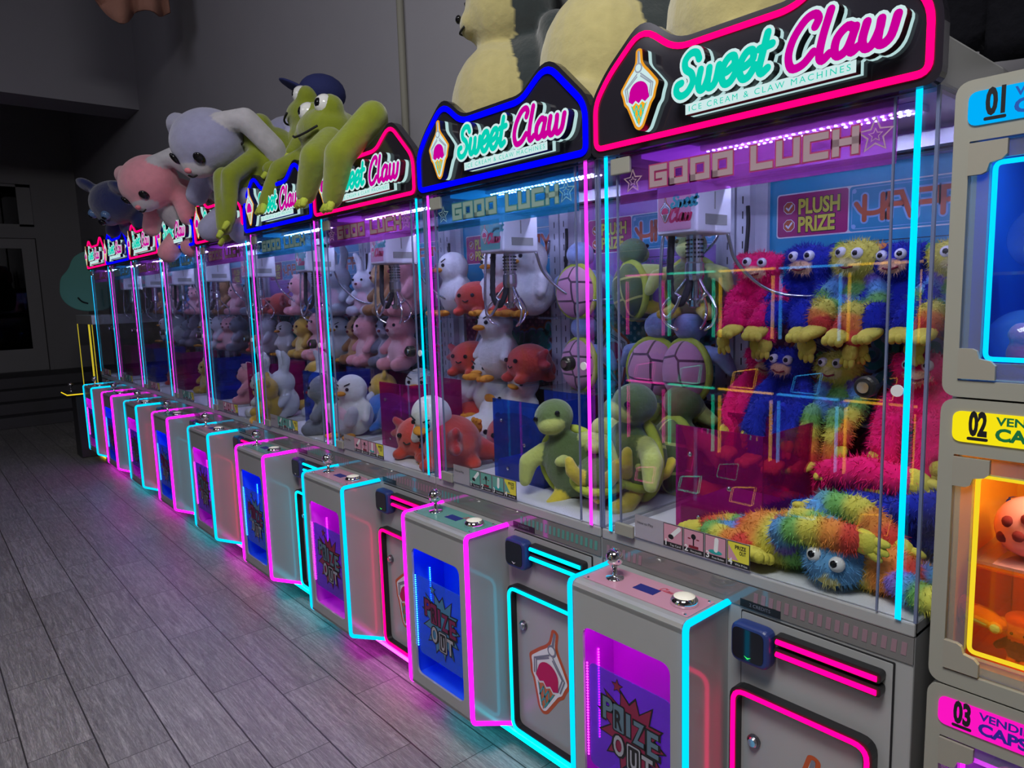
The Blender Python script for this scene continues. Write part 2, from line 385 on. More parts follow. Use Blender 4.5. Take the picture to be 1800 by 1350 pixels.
prin('eye_white', (0.8, 0.8, 0.8), 0.15); prin('eye_black', (0.006, 0.006, 0.008), 0.1); prin('eye_teal', lin(60, 120, 120), 0.2); prin('eye_blue', lin(90, 120, 165), 0.2)
prin('felt_yellow', lin(218, 205, 75), 0.9, bump=0.3, bscale=120); prin('felt_orange', lin(225, 150, 40), 0.9, bump=0.3, bscale=120)
prin('felt_dark_red', lin(120, 20, 40), 0.9); prin('felt_pink', lin(225, 130, 140), 0.9, bump=0.3, bscale=120); prin('thread_black', (0.015, 0.015, 0.015), 0.8)
prin('seam_yellow', lin(200, 205, 100), 0.8); prin('tag_paper', lin(225, 222, 215), 0.6); prin('navy_cloth', lin(30, 38, 95), 0.85, bump=0.4, bscale=200)
prin('felt_lime', lin(186, 200, 70), 0.9, bump=0.3, bscale=120); prin('tan_felt', lin(225, 190, 150), 0.9)
def shell_material(name, c1, c2, scale):
    m, N, L = nmat(name)
    o = N.new('ShaderNodeOutputMaterial'); p = N.new('ShaderNodeBsdfPrincipled'); p.inputs['Roughness'].default_value = 0.9; p.inputs['Sheen Weight'].default_value = 0.3; L.new(p.outputs[0], o.inputs[0])
    tc = N.new('ShaderNodeTexCoord'); mp = N.new('ShaderNodeMapping'); mp.inputs['Scale'].default_value = (1, 0.3, 1); L.new(tc.outputs['Object'], mp.inputs[0])
    v = N.new('ShaderNodeTexVoronoi'); v.feature = 'DISTANCE_TO_EDGE'; v.inputs['Scale'].default_value = scale; v.inputs['Randomness'].default_value = 0.55; L.new(mp.outputs[0], v.inputs['Vector'])
    lt = N.new('ShaderNodeMath'); lt.operation = 'LESS_THAN'; lt.inputs[1].default_value = 0.045; L.new(v.outputs['Distance'], lt.inputs[0])
    mx = N.new('ShaderNodeMix'); mx.data_type = 'RGBA'; mx.inputs[6].default_value = (*c1, 1); mx.inputs[7].default_value = (*c2, 1); L.new(lt.outputs[0], mx.inputs[0]); L.new(mx.outputs[2], p.inputs['Base Color'])
shell_material('shell_green', lin(92, 112, 62), lin(200, 205, 110), 11); shell_material('shell_pink', lin(215, 150, 178), lin(85, 50, 70), 11)
RB = [lin(*c) for c in ((212, 72, 58), (230, 145, 65), (218, 208, 85), (118, 178, 92), (100, 158, 205), (135, 110, 195))]
def ramp(cols, t):
    t = np.clip(t, 0, 1) * (len(cols) - 1); i = np.minimum(t.astype(int), len(cols) - 2); f = (t - i)[:, None]; c = np.array(cols)
    f = np.clip((f - 0.25) * 2, 0, 1)
    return c[i] * (1 - f) + c[i + 1] * f
def blob(prims, voxel, smooth_it=4):
    """('e', centre, radii, rot, colour) ellipsoids and ('t', points, radii, colour or [colours along]) limbs fused to one surface"""
    mb = MB()
    for p in prims:
        if p[0] == 'e': mb.ell(p[1], p[2], p[3], 18, 12)
        else:
            P = [Vector(q) for q in p[1]]; R = p[2] if isinstance(p[2], (list, tuple)) else [p[2]] * len(P)
            mb.ell(P[0], R[0], None, 12, 8)
            for i in range(len(P) - 1):
                d = (P[i + 1] - P[i]).length; n = max(1, int(d / (0.3 * min(R[i], R[i + 1]))))
                for k in range(1, n + 1):
                    t = k / n; mb.ell(P[i].lerp(P[i + 1], t), R[i] * (1 - t) + R[i + 1] * t, None, 12, 8)
    me = bpy.data.meshes.new('b'); me.from_pydata(mb.v, [], mb.f); me.update()
    o = bpy.data.objects.new('b', me); COL.objects.link(o)
    r = o.modifiers.new('r', 'REMESH'); r.mode = 'VOXEL'; r.voxel_size = voxel; r.use_smooth_shade = True
    s = o.modifiers.new('s', 'SMOOTH'); s.factor = 0.5; s.iterations = smooth_it
    dg = bpy.context.evaluated_depsgraph_get(); out = bpy.data.meshes.new_from_object(o.evaluated_get(dg)); bpy.data.objects.remove(o); bpy.data.meshes.remove(me)
    n = len(out.vertices); co = np.empty(n * 3); out.vertices.foreach_get('co', co); co = co.reshape(n, 3)
    best = np.full(n, 1e9); col = np.zeros((n, 3))
    for p in prims:
        if p[0] == 'e':
            R = np.array(Euler(p[3]).to_matrix()) if p[3] else np.eye(3)
            r = np.array((p[2],) * 3 if isinstance(p[2], (int, float)) else p[2])
            q = (co - np.array(p[1])) @ R; d = (np.linalg.norm(q / r, axis=1) - 1) * r.min(); c = p[4]
            cc = c(co) if callable(c) else np.tile(np.array(c), (n, 1))
        else:
            P = np.array([tuple(q) for q in p[1]], dtype=float); R = np.array(p[2] if isinstance(p[2], (list, tuple)) else [p[2]] * len(P), dtype=float)
            seg = np.linalg.norm(np.diff(P, axis=0), axis=1); cum = np.concatenate([[0], np.cumsum(seg)]); d = np.full(n, 1e9); tt = np.zeros(n)
            for i in range(len(P) - 1):
                u = P[i + 1] - P[i]; t = np.clip(((co - P[i]) @ u) / (u @ u), 0, 1)
                di = np.linalg.norm(co - P[i] - t[:, None] * u, axis=1) - (R[i] * (1 - t) + R[i + 1] * t)
                m = di < d; d[m] = di[m]; tt[m] = (cum[i] + t[m] * seg[i]) / cum[-1]
            c = p[3]; cc = c(co) if callable(c) else ramp(c, tt) if isinstance(c, list) else np.tile(np.array(c), (n, 1))
        m = d < best; best[m] = d[m]; col[m] = cc[m]
    a = out.color_attributes.new('Col', 'FLOAT_COLOR', 'POINT'); a.data.foreach_set('color', np.concatenate([col, np.ones((n, 1))], axis=1).astype(np.float32).ravel())
    return out, co, col
def body(name, prims, voxel, parent, mat='plush', it=4):
    me, co, col = blob(prims, voxel, it); me.materials.clear(); me.materials.append(MATS[mat]); me.name = name
    return link(name, me, parent), co, col
def fur(bodyobj, parent, count, length, width, mat='plush_fur'):
    me = bodyobj.data; me.calc_loop_triangles(); nt = len(me.loop_triangles)
    tri = np.empty(nt * 3, dtype=np.int32); me.loop_triangles.foreach_get('vertices', tri); tri = tri.reshape(nt, 3)
    n = len(me.vertices); co = np.empty(n * 3); me.vertices.foreach_get('co', co); co = co.reshape(n, 3)
    no = np.empty(n * 3); me.vertices.foreach_get('normal', no); no = no.reshape(n, 3)
    col = np.empty(n * 4, dtype=np.float32); me.color_attributes['Col'].data.foreach_get('color', col); col = col.reshape(n, 4)
    A = np.linalg.norm(np.cross(co[tri[:, 1]] - co[tri[:, 0]], co[tri[:, 2]] - co[tri[:, 0]]), axis=1); pick = rng.choice(nt, count, p=A / A.sum())
    w = rng.dirichlet((1, 1, 1), count); T = tri[pick]
    P = (co[T] * w[:, :, None]).sum(1); Nn = (no[T] * w[:, :, None]).sum(1); C = (col[T] * w[:, :, None]).sum(1)
    d = Nn * 0.9 + np.array((0, 0, -0.45)) + rng.normal(0, 0.33, (count, 3)); d /= np.linalg.norm(d, axis=1)[:, None]
    s = np.cross(d, rng.normal(0, 1, (count, 3))); s /= np.linalg.norm(s, axis=1)[:, None] + 1e-9
    Ln = length * rng.uniform(0.6, 1.25, (count, 1)); V = np.stack([P - s * width, P + s * width, P + d * Ln], axis=1).reshape(-1, 3)
    F = np.arange(count * 3).reshape(-1, 3); out = bpy.data.meshes.new('fur'); out.from_pydata(V.tolist(), [], F.tolist()); out.materials.append(MATS[mat])
    C[:, :3] *= rng.uniform(0.72, 1.25, (count, 1)); a = out.color_attributes.new('Col', 'FLOAT_COLOR', 'POINT'); a.data.foreach_set('color', np.repeat(C, 3, axis=0).astype(np.float32).ravel())
    o = link('fur', out, parent); o['kind'] = 'stuff'; return o
def eye(parent, c, r, d=(0, -1, 0), white='eye_white', pr=0.55, name='eye'):
    """ball with a darker disc on the side it looks to"""
    d = Vector(d).normalized(); mb = MB().ell(c, r, None, 14, 10, 0); a = Vector(c) + d * r * (1 - pr * 0.55)
    q = d.to_track_quat('Z', 'Y').to_euler(); mb.ell(a, (r * pr, r * pr, r * pr * 0.62), q, 12, 8, 1)
    return mb.build(name, [white, 'eye_black'], parent, True)
def bead(parent, c, r, mat='eye_black', name='eye', rot=None):
    return MB().ell(c, r, rot, 12, 8).build(name, mat, parent, True)
def line(parent, pts, r, mat='thread_black', name='mouth', n=6):
    return MB().tube(smooth(pts, 5), r, n).build(name, mat, parent, True)
def hand(parent, c, rot, s=1.0, name='hand', mat='felt_yellow'):
    mb = MB().ell((0, 0, 0), (0.022 * s, 0.014 * s, 0.026 * s), None, 12, 8)
    for k in (-1, 0, 1): mb.ell((0.012 * k * s, 0, -0.026 * s + abs(k) * 0.004 * s), (0.0085 * s, 0.009 * s, 0.018 * s), (0, -0.25 * k, 0), 8, 6)
    mb.xform(Matrix.Translation(c) @ Euler(rot).to_matrix().to_4x4()); return mb.build(name, mat, parent, True)
def foot(parent, c, rot, s=1.0, mat='felt_yellow', name='foot'):
    mb = MB().ell((0, -0.012 * s, 0), (0.03 * s, 0.042 * s, 0.017 * s), None, 12, 8)
    for k in (-1, 0, 1): mb.ell((0.016 * k * s, -0.045 * s, 0), (0.011 * s, 0.014 * s, 0.013 * s), None, 8, 6)
    mb.xform(Matrix.Translation(c) @ Euler(rot).to_matrix().to_4x4()); return mb.build(name, mat, parent, True)
HOTPINK = lin(240, 25, 110); ROYAL = lin(30, 45, 165)
def monkey(label, color, rainbow=False, pose='sit', seed=0, leg=1.0):
    """shaggy long-limbed monkey with yellow hands and feet"""
    r = random.Random(seed); t = thing('plush_monkey', label, 'plush toy'); c = color
    zr = lambda co: ramp(RB[::-1], (co[:, 2] - 0.0) / 0.22)
    xr = lambda co: ramp(RB, (co[:, 0] + 0.14) / 0.34)
    fc = lin(235, 190, 150) if not rainbow else lin(225, 215, 140)
    if pose == 'sit':
        k = r.uniform(-0.02, 0.02); body_c = zr if rainbow else c; lc = RB[::-1] if rainbow else c
        L = [(0.038, -0.01, 0.03), (0.045, -0.085, 0.022), (0.048, -0.098, -0.05 * leg), (0.05 + k, -0.1, -0.13 * leg)]
        pr = [('e', (0, 0.03, 0.07), (0.058, 0.05, 0.085), (-0.15, 0, 0), body_c), ('e', (k, 0, 0.175), (0.084, 0.055, 0.052), (0.2, k * 8, 0), RB[2] if rainbow else c),
              ('e', (0.07 + k, 0.005, 0.2), (0.024, 0.014, 0.024), None, RB[1] if rainbow else c), ('e', (-0.07 + k, 0.005, 0.2), (0.024, 0.014, 0.024), None, RB[3] if rainbow else c),
              ('e', (k, -0.038, 0.16), (0.042, 0.022, 0.024), None, fc)]
        for s in (-1, 1):
            pr += [('t', [(s * a, b, z) for a, b, z in L], 0.033, lc), ('t', [(s * 0.05, 0.01, 0.12), (s * 0.09, -0.03, 0.06), (s * (0.085 + k), -0.085, -0.01), (s * 0.08, -0.105, -0.05)], 0.026, lc)]
        b, _, _ = body('body', pr, 0.0105, t, 'plush_fur'); fur(b, t, 5200, 0.017, 0.0011)
        for s in (-1, 1):
            foot(t, (s * (0.05 + (k if s > 0 else k)), -0.115, -0.13 * leg - .02), (0.35, 0, s * 0.25), 1.15); hand(t, (s * (0.082 + k * 0.5), -0.112, -0.085), (0, s * 0.2, 0), 1.1)
            eye(t, (k + s * 0.026, -0.046, 0.19), 0.017, (s * 0.1, -1, 0.1))
        line(t, [(k - 0.022, -0.056, 0.153), (k, -0.061, 0.147), (k + 0.022, -0.056, 0.153)], 0.003, 'felt_dark_red')
    else:
        body_c = xr if rainbow else c; lc = RB[::-1] if rainbow else c
        pr = [('e', (-0.02, 0, 0.07), (0.13, 0.075, 0.068), None, body_c), ('e', (0.16, -0.02, 0.07), (0.075, 0.085, 0.062), None, RB[4] if rainbow else c),
              ('e', (0.19, 0.06, 0.1), (0.024, 0.024, 0.024), None, RB[3] if rainbow else c), ('e', (0.17, -0.05, 0.05), (0.04, 0.05, 0.035), None, fc),
              ('t', [(0.04, -0.05, 0.09), (0.05, -0.085, 0.13), (0.14, -0.08, 0.155), (0.22, -0.06, 0.15)], 0.034, lc),
              ('t', [(0.03, 0.05, 0.11), (0.06, 0.09, 0.17), (0.15, 0.10, 0.17), (0.24, 0.08, 0.12)], 0.034, lc),
              ('t', [(-0.12, -0.03, 0.06), (-0.18, -0.075, 0.06), (-0.08, -0.085, 0.045)], 0.036, lc), ('t', [(-0.12, 0.04, 0.06), (-0.20, 0.05, 0.05), (-0.25, 0.0, 0.04)], 0.036, lc)]
        b, _, _ = body('body', pr, 0.0115, t, 'plush_fur'); fur(b, t, 6500, 0.016, 0.0011)
        hand(t, (0.245, -0.055, 0.148), (0, -1.2, 0.2), 1.4); hand(t, (0.262, 0.075, 0.105), (0, -1.0, 0.3), 1.4)
        foot(t, (-0.045, -0.09, 0.045), (0, 0.3, 1.4), 1.2); foot(t, (-0.28, -0.01, 0.035), (0.2, 0, -1.5), 1.2)
        for q in ((0.2, -0.085, 0.085), (0.145, -0.09, 0.095)): eye(t, q, 0.019, (0, -1, 0.3))
    return t
def turtle(label, pink=False):
    t = thing('plush_turtle', label, 'plush toy')
    g, y, hd = (lin(86, 108, 58), lin(196, 205, 110), lin(100, 122, 66)) if not pink else (lin(140, 160, 205), lin(190, 205, 110), lin(140, 160, 205))
    pr = [('e', (0, -0.005, 0.11), (0.085, 0.05, 0.105), None, g), ('e', (0, -0.005, 0.262), (0.060, 0.060, 0.054), None, hd), ('e', (0, -0.035, 0.247), (0.045, 0.04, 0.032), None, y if not pink else hd)]
    for s in (-1, 1):
        pr += [('t', [(s * 0.07, 0, 0.17), (s * 0.125, -0.02, 0.15), (s * 0.15, -0.035, 0.1)], [0.026, 0.03, 0.02], y if not pink else g), ('t', [(s * 0.05, -0.01, 0.03), (s * 0.075, -0.05, 0.012), (s * 0.085, -0.09, 0.015)], [0.028, 0.026, 0.018], g if pink else lin(222, 200, 60))]
    body('body', pr, 0.008, t)
    MB().ell((0, 0.035, 0.105), (0.096, 0.052, 0.108), None, 22, 14).build('shell', 'shell_pink' if pink else 'shell_green', t, True)
    MB().tube([(0.1 * math.cos(a * PI / 14), 0.022, 0.105 + 0.109 * math.sin(a * PI / 14)) for a in range(28)], 0.014, 8, True).build('shell_rim', 'felt_lime', t, True)
    for s in (-1, 1): bead(t, (s * 0.036, -0.052, 0.276), 0.008)
    return t
def duck(label):
    t = thing('plush_duck', label, 'plush toy'); w = lin(228, 226, 222)
    pr = [('e', (0, 0.01, 0.095), (0.09, 0.078, 0.095), None, w), ('e', (0, -0.005, 0.215), (0.076, 0.07, 0.072), None, w), ('t', [(0, 0.07, 0.06), (0, 0.1, 0.08)], 0.03, w)]
    for s in (-1, 1): pr.append(('t', [(s * 0.075, 0, 0.14), (s * 0.1, -0.03, 0.09)], [0.028, 0.02], w))
    body('body', pr, 0.009, t)
    MB().ell((0, -0.08, 0.205), (0.028, 0.024, 0.011), None, 12, 8).build('beak', 'felt_orange', t, True)
    for s in (-1, 1):
        bead(t, (s * 0.032, -0.068, 0.225), 0.0085); line(t, [(s * 0.018, -0.07, 0.24), (s * 0.045, -0.062, 0.252)], 0.0028, name='eyebrow')
        foot(t, (s * 0.045, -0.075, 0.014), (0, 0, s * 0.3), 0.85, 'felt_orange')
    return t
def axolotl(label):
    t = thing('plush_axolotl', label, 'plush toy'); c = lin(205, 62, 42); d = lin(170, 40, 45)
    pr = [('e', (0, 0, 0.075), (0.1, 0.088, 0.076), None, c), ('t', [(0, 0.07, 0.05), (0.02, 0.13, 0.035)], [0.04, 0.02], c)]
    for s in (-1, 1):
        pr += [('t', [(s * 0.085, 0, 0.10), (s * 0.125, 0, 0.125)], [0.022, 0.014], d), ('t', [(s * 0.09, 0, 0.075), (s * 0.135, 0, 0.075)], [0.022, 0.014], d), ('e', (s * 0.05, -0.07, 0.02), (0.025, 0.03, 0.02), None, c), ('e', (s * 0.06, 0.05, 0.02), (0.025, 0.03, 0.02), None, c)]
    body('body', pr, 0.008, t)
    for s in (-1, 1): bead(t, (s * 0.035, -0.083, 0.09), 0.009)
    line(t, [(-0.015, -0.087, 0.068), (0, -0.09, 0.062), (0.015, -0.087, 0.068)], 0.0025)
    return t
def small_animal(kind, label, c, c2, ears='round'):
    t = thing('plush_' + kind, label, 'plush toy')
    pr = [('e', (0, 0.01, 0.085), (0.08, 0.07, 0.085), None, c), ('e', (0, -0.01, 0.2), (0.08, 0.072, 0.07), None, c), ('e', (0, -0.06, 0.185), (0.036, 0.03, 0.026), None, c2), ('e', (0, -0.04, 0.08), (0.055, 0.035, 0.06), None, c2)]
    for s in (-1, 1):
        pr += [('t', [(s * 0.07, -0.01, 0.13), (s * 0.09, -0.05, 0.09)], [0.028, 0.024], c), ('t', [(s * 0.045, -0.03, 0.03), (s * 0.055, -0.09, 0.028)], [0.034, 0.03], c)]
        if ears == 'round': pr.append(('e', (s * 0.06, 0, 0.262), (0.026, 0.016, 0.026), None, c))
        elif ears == 'long': pr.append(('t', [(s * 0.035, 0.0, 0.25), (s * 0.05, 0.01, 0.33), (s * 0.06, -0.01, 0.37)], [0.02, 0.024, 0.016], c))
        else: pr.append(('t', [(s * 0.05, -0.01, 0.255), (s * 0.075, -0.03, 0.275)], [0.026, 0.01], c2))
    body('body', pr, 0.009, t)
    for s in (-1, 1): bead(t, (s * 0.032, -0.074, 0.215), 0.008)
    bead(t, (0, -0.09, 0.19), (0.011, 0.006, 0.008), 'felt_dark_red', 'nose')
    return t
def whale(label, c, c2):
    t = thing('plush_whale', label, 'plush toy')
    pr = [('e', (0, 0, 0.075), (0.125, 0.085, 0.075), None, c), ('e', (-0.02, 0, 0.05), (0.1, 0.078, 0.052), None, c2), ('t', [(0.1, 0, 0.07), (0.16, 0, 0.1)], [0.045, 0.025], c)]
    for s in (-1, 1): pr += [('t', [(0.16, 0, 0.1), (0.19, s * 0.05, 0.125)], [0.02, 0.016], c), ('t', [(-0.02, s * 0.07, 0.05), (0.02, s * 0.12, 0.035)], [0.024, 0.014], c)]
    body('body', pr, 0.009, t)
    for s in (-1, 1): bead(t, (-0.095, s * 0.05, 0.085), 0.008)
    return t
# ---------------------------------------------------------------- lettering and logo drawing (x-z plane, facing -y)
SCRIPT = {
 'S': (0.62, [[(.60, .80), (.50, .96), (.32, .99), (.17, .85), (.22, .64), (.42, .49), (.50, .28), (.38, .06), (.18, .0), (.02, .12), (.02, .28), (.14, .32)]]),
 'w': (0.60, [[(.02, .52), (.0, .2), (.08, .03), (.2, .06), (.28, .3), (.28, .50)], [(.28, .3), (.30, .08), (.40, .02), (.52, .14), (.56, .50)]]),
 'e': (0.44, [[(.03, .26), (.20, .30), (.35, .42), (.30, .60), (.15, .60), (.03, .42), (.03, .18), (.14, .01), (.30, .03), (.44, .24)]]),
 't': (0.30, [[(.14, .90), (.08, .40), (.06, .14), (.14, .02), (.28, .10)], [(-.02, .58), (.30, .62)]]),
 'C': (0.60, [[(.52, .74), (.56, .88), (.46, .99), (.28, .92), (.10, .62), (.06, .28), (.18, .02), (.40, .04), (.58, .24)]]),
 'l': (0.26, [[(.12, .98), (.06, .50), (.06, .14), (.14, .02), (.26, .12)]]),
 'a': (0.48, [[(.36, .46), (.20, .55), (.04, .38), (.04, .12), (.14, .02), (.28, .12), (.36, .46)], [(.36, .50), (.32, .14), (.38, .03), (.48, .10)]]),
}
def script(mb, word, x, z, h, y, r, mi, y1=None, slant=0.18, xs=1.0):
    """a hand-lettered word in thick strokes; returns the end x"""
    for ch in word:
        w, strokes = SCRIPT[ch]
        for st in strokes:
            P = smooth([(a + slant * b, b) for a, b in st], 4)
            mb.ribbon([(x + p[0] * h * xs, z + p[1] * h) for p in [(q.x, q.y) for q in P]], r, y, mi, y1)
        x += (w + 0.06) * h * xs
    return x
CONE = [(0, .5), (-.05, .48), (-.06, .33), (-.10, .27), (-.18, .19), (-.31, .04), (-.27, -.05), (-.245, -.15), (-.20, -.19), (-.07, -.46), (0, -.5),
        (.07, -.46), (.20, -.19), (.245, -.15), (.27, -.05), (.31, .04), (.18, .19), (.10, .27), (.06, .33), (.05, .48)]
def cone_logo(mb, cx, cz, h, y, mi, rot=0.0, step=-0.0008, xs=1.0, only=None):
    """ice cream held by a three-arm claw; mi: outline, white, arm grey, scoop, cone, lattice"""
    c, s = math.cos(rot), math.sin(rot)
    T = lambda pts: [(cx + (a * c - b * s) * h * xs, cz + (a * s + b * c) * h) for a, b in pts]
    out = CONE; y0 = y
    mb.flat(T(round_poly(out, 0.04, 3)), y0, mi[0])
    if only: return
    mb.flat(T(round_poly(offset_poly(out, -0.035), 0.03, 3)), y0 + step, mi[1])
    y2 = y0 + 2 * step; R = 0.013 * h
    for sg in (-1, 1):
        for dx in (0, 0.03): mb.ribbon(T([(sg * (.03), .19 - dx), (sg * (.22 - dx), .04), (sg * (.19 - dx), -.11)]), R * 0.7, y2, mi[2])
    mb.ribbon(T([(0.0, .45), (0.0, .31)]), R * 1.3, y2, mi[2])
    mb.flat(T([(.062 * math.cos(a * PI / 8), .26 + .062 * math.sin(a * PI / 8)) for a in range(16)]), y2 + step, mi[2])
    mb.flat(T([(.042 * math.cos(a * PI / 8), .26 + .042 * math.sin(a * PI / 8)) for a in range(16)]), y2 + 2 * step, mi[1])
    dome = [(.15 * math.cos(a * PI / 12), -.04 + .14 * math.sin(a * PI / 12)) for a in range(13)]
    mb.flat(T(dome + [(-.165, -.12), (-.10, -.16), (-.05, -.125), (0, -.165), (.05, -.125), (.10, -.16), (.165, -.12)]), y2 + step, mi[3])
    mb.flat(T([(-.13, -.17), (-.10, -.185), (-.05, -.15), (0, -.19), (.05, -.15), (.10, -.185), (.13, -.17), (0, -.44)]), y2, mi[4])
    for k in range(3):
        mb.ribbon(T([(-.11 + .075 * k, -.19), (-.02 + .045 * k, -.40 + .05 * k)]), R * 0.6, y2 + 1.5 * step, mi[5])
        mb.ribbon(T([(.11 - .075 * k, -.19), (.02 - .045 * k, -.40 + .05 * k)]), R * 0.6, y2 + 1.5 * step, mi[5])
def star(cx, cz, r, k=0.45, n=5, rot=PI / 2):
    return [(cx + (r if i % 2 == 0 else r * k) * math.cos(rot + PI * i / n), cz + (r if i % 2 == 0 else r * k) * math.sin(rot + PI * i / n)) for i in range(2 * n)]
def burst(cx, cz, rx, rz, seed=3, n=13):
    r = random.Random(seed); out = []
    for i in range(2 * n):
        k = r.uniform(0.88, 1.12) if i % 2 == 0 else r.uniform(0.60, 0.70); a = PI * i / n
        out.append((cx + rx * k * math.cos(a), cz + rz * k * math.sin(a)))
    return out
def prize_out(mb, cx, cz, k, y, mi, step=-0.0007):
    """burst with PRIZE OUT lettering; mi: black, burst red, letter slate, letter white"""
    mb.flat(burst(cx, cz, .118 * k, .128 * k), y, mi[0]); mb.flat(burst(cx, cz, .108 * k, .118 * k), y + step, mi[1])
    mb.flat(star(cx - .05 * k, cz + .118 * k, .022 * k), y, mi[0]); mb.flat(star(cx - .05 * k, cz + .118 * k, .017 * k), y + step, mi[1])
    for i, (ch, dx, dz, sz) in enumerate((('P', -.082, .012, .085), ('R', -.045, .0, .09), ('I', -.012, -.004, .085), ('Z', .022, -.012, .085), ('E', .068, -.022, .09))):
        if ch == 'R':
            mb.flat(rrect(cx + (dx - .022) * k, cz + (dz - .012) * k, cx + (dx + .022) * k, cz + (dz + .07) * k, .006 * k), y + 2 * step, mi[0])
            mb.flat(rrect(cx + (dx - .018) * k, cz + (dz - .008) * k, cx + (dx + .018) * k, cz + (dz + .066) * k, .005 * k), y + 3 * step, mi[2])
            mb.text(ch, cx + dx * k, cz + dz * k, .072 * k, y + 4 * step, mi[0], bold=.03, width=.026 * k)
        else:
            wd = (.014 if ch == 'I' else .036) * k
            mb.text(ch, cx + dx * k, cz + (dz - .003) * k, (sz + .006) * k, y + 2 * step, mi[0], bold=.06, width=wd * 1.45)
            mb.text(ch, cx + dx * k, cz + dz * k, sz * k, y + 3 * step, mi[2], bold=.03, width=wd)
    for ch, dx, dz in (('O', -.045, -.075), ('U', .005, -.088), ('T', .05, -.09)):
        if ch == 'U':
            mb.flat(rrect(cx + (dx - .026) * k, cz + (dz - .014) * k, cx + (dx + .026) * k, cz + (dz + .066) * k, .008 * k), y + 2.5 * step, mi[0])
            mb.flat(rrect(cx + (dx - .022) * k, cz + (dz - .010) * k, cx + (dx + .022) * k, cz + (dz + .062) * k, .007 * k), y + 3 * step, mi[3])
            mb.flat(rrect(cx + (dx - .018) * k, cz + (dz - .006) * k, cx + (dx + .018) * k, cz + (dz + .058) * k, .006 * k), y + 3.5 * step, mi[0])
            mb.text(ch, cx + dx * k, cz + dz * k, .068 * k, y + 4 * step, mi[3], bold=.03, width=.022 * k)
        else:
            mb.text(ch, cx + dx * k, cz + (dz - .003) * k, .084 * k, y + 2.5 * step, mi[0], bold=.06, width=.052 * k)
            mb.text(ch, cx + dx * k, cz + dz * k, .078 * k, y + 4 * step, mi[3], bold=.03, width=.036 * k)
PIX = {'G': [[(1, 1), (0, 1), (0, 0), (1, 0), (1, .5), (.5, .5)]], 'O': [[(0, 0), (1, 0), (1, 1), (0, 1), (0, -.0)]], 'D': [[(0, 0), (1, 0), (1, 1), (0, 1), (0, -.0)]],
       'L': [[(0, 1), (0, 0), (1, 0)]], 'U': [[(0, 1), (0, 0), (1, 0), (1, 1)]], 'C': [[(1, 1), (0, 1), (0, 0), (1, 0)]], 'K': [[(0, 1), (0, 0)], [(0, .5), (1, .5), (1, 1)], [(1, .5), (1, 0)]]}
def good_luck(mb, x0, x1, z0, z1, y, mi_edge, mi_fill, part=None):
    word = 'GOOD LUCK' if part is None else part; n = len(word); cw = (x1 - x0) / 8.6; x = x0 if part != 'LUCK' else x0 + 4.6 * cw
    for ch in word:
        if ch == ' ': x += cw * 0.6; continue
        w = cw * 0.64
        for st in PIX[ch]:
            P = [(x + a * w + cw * .16, z0 + .012 + b * (z1 - z0 - .024)) for a, b in st]
            mb.ribbon(P, .0105, y, mi_edge, square=True); mb.ribbon(P, .0072, y - .0008, mi_fill, square=True)
        x += cw

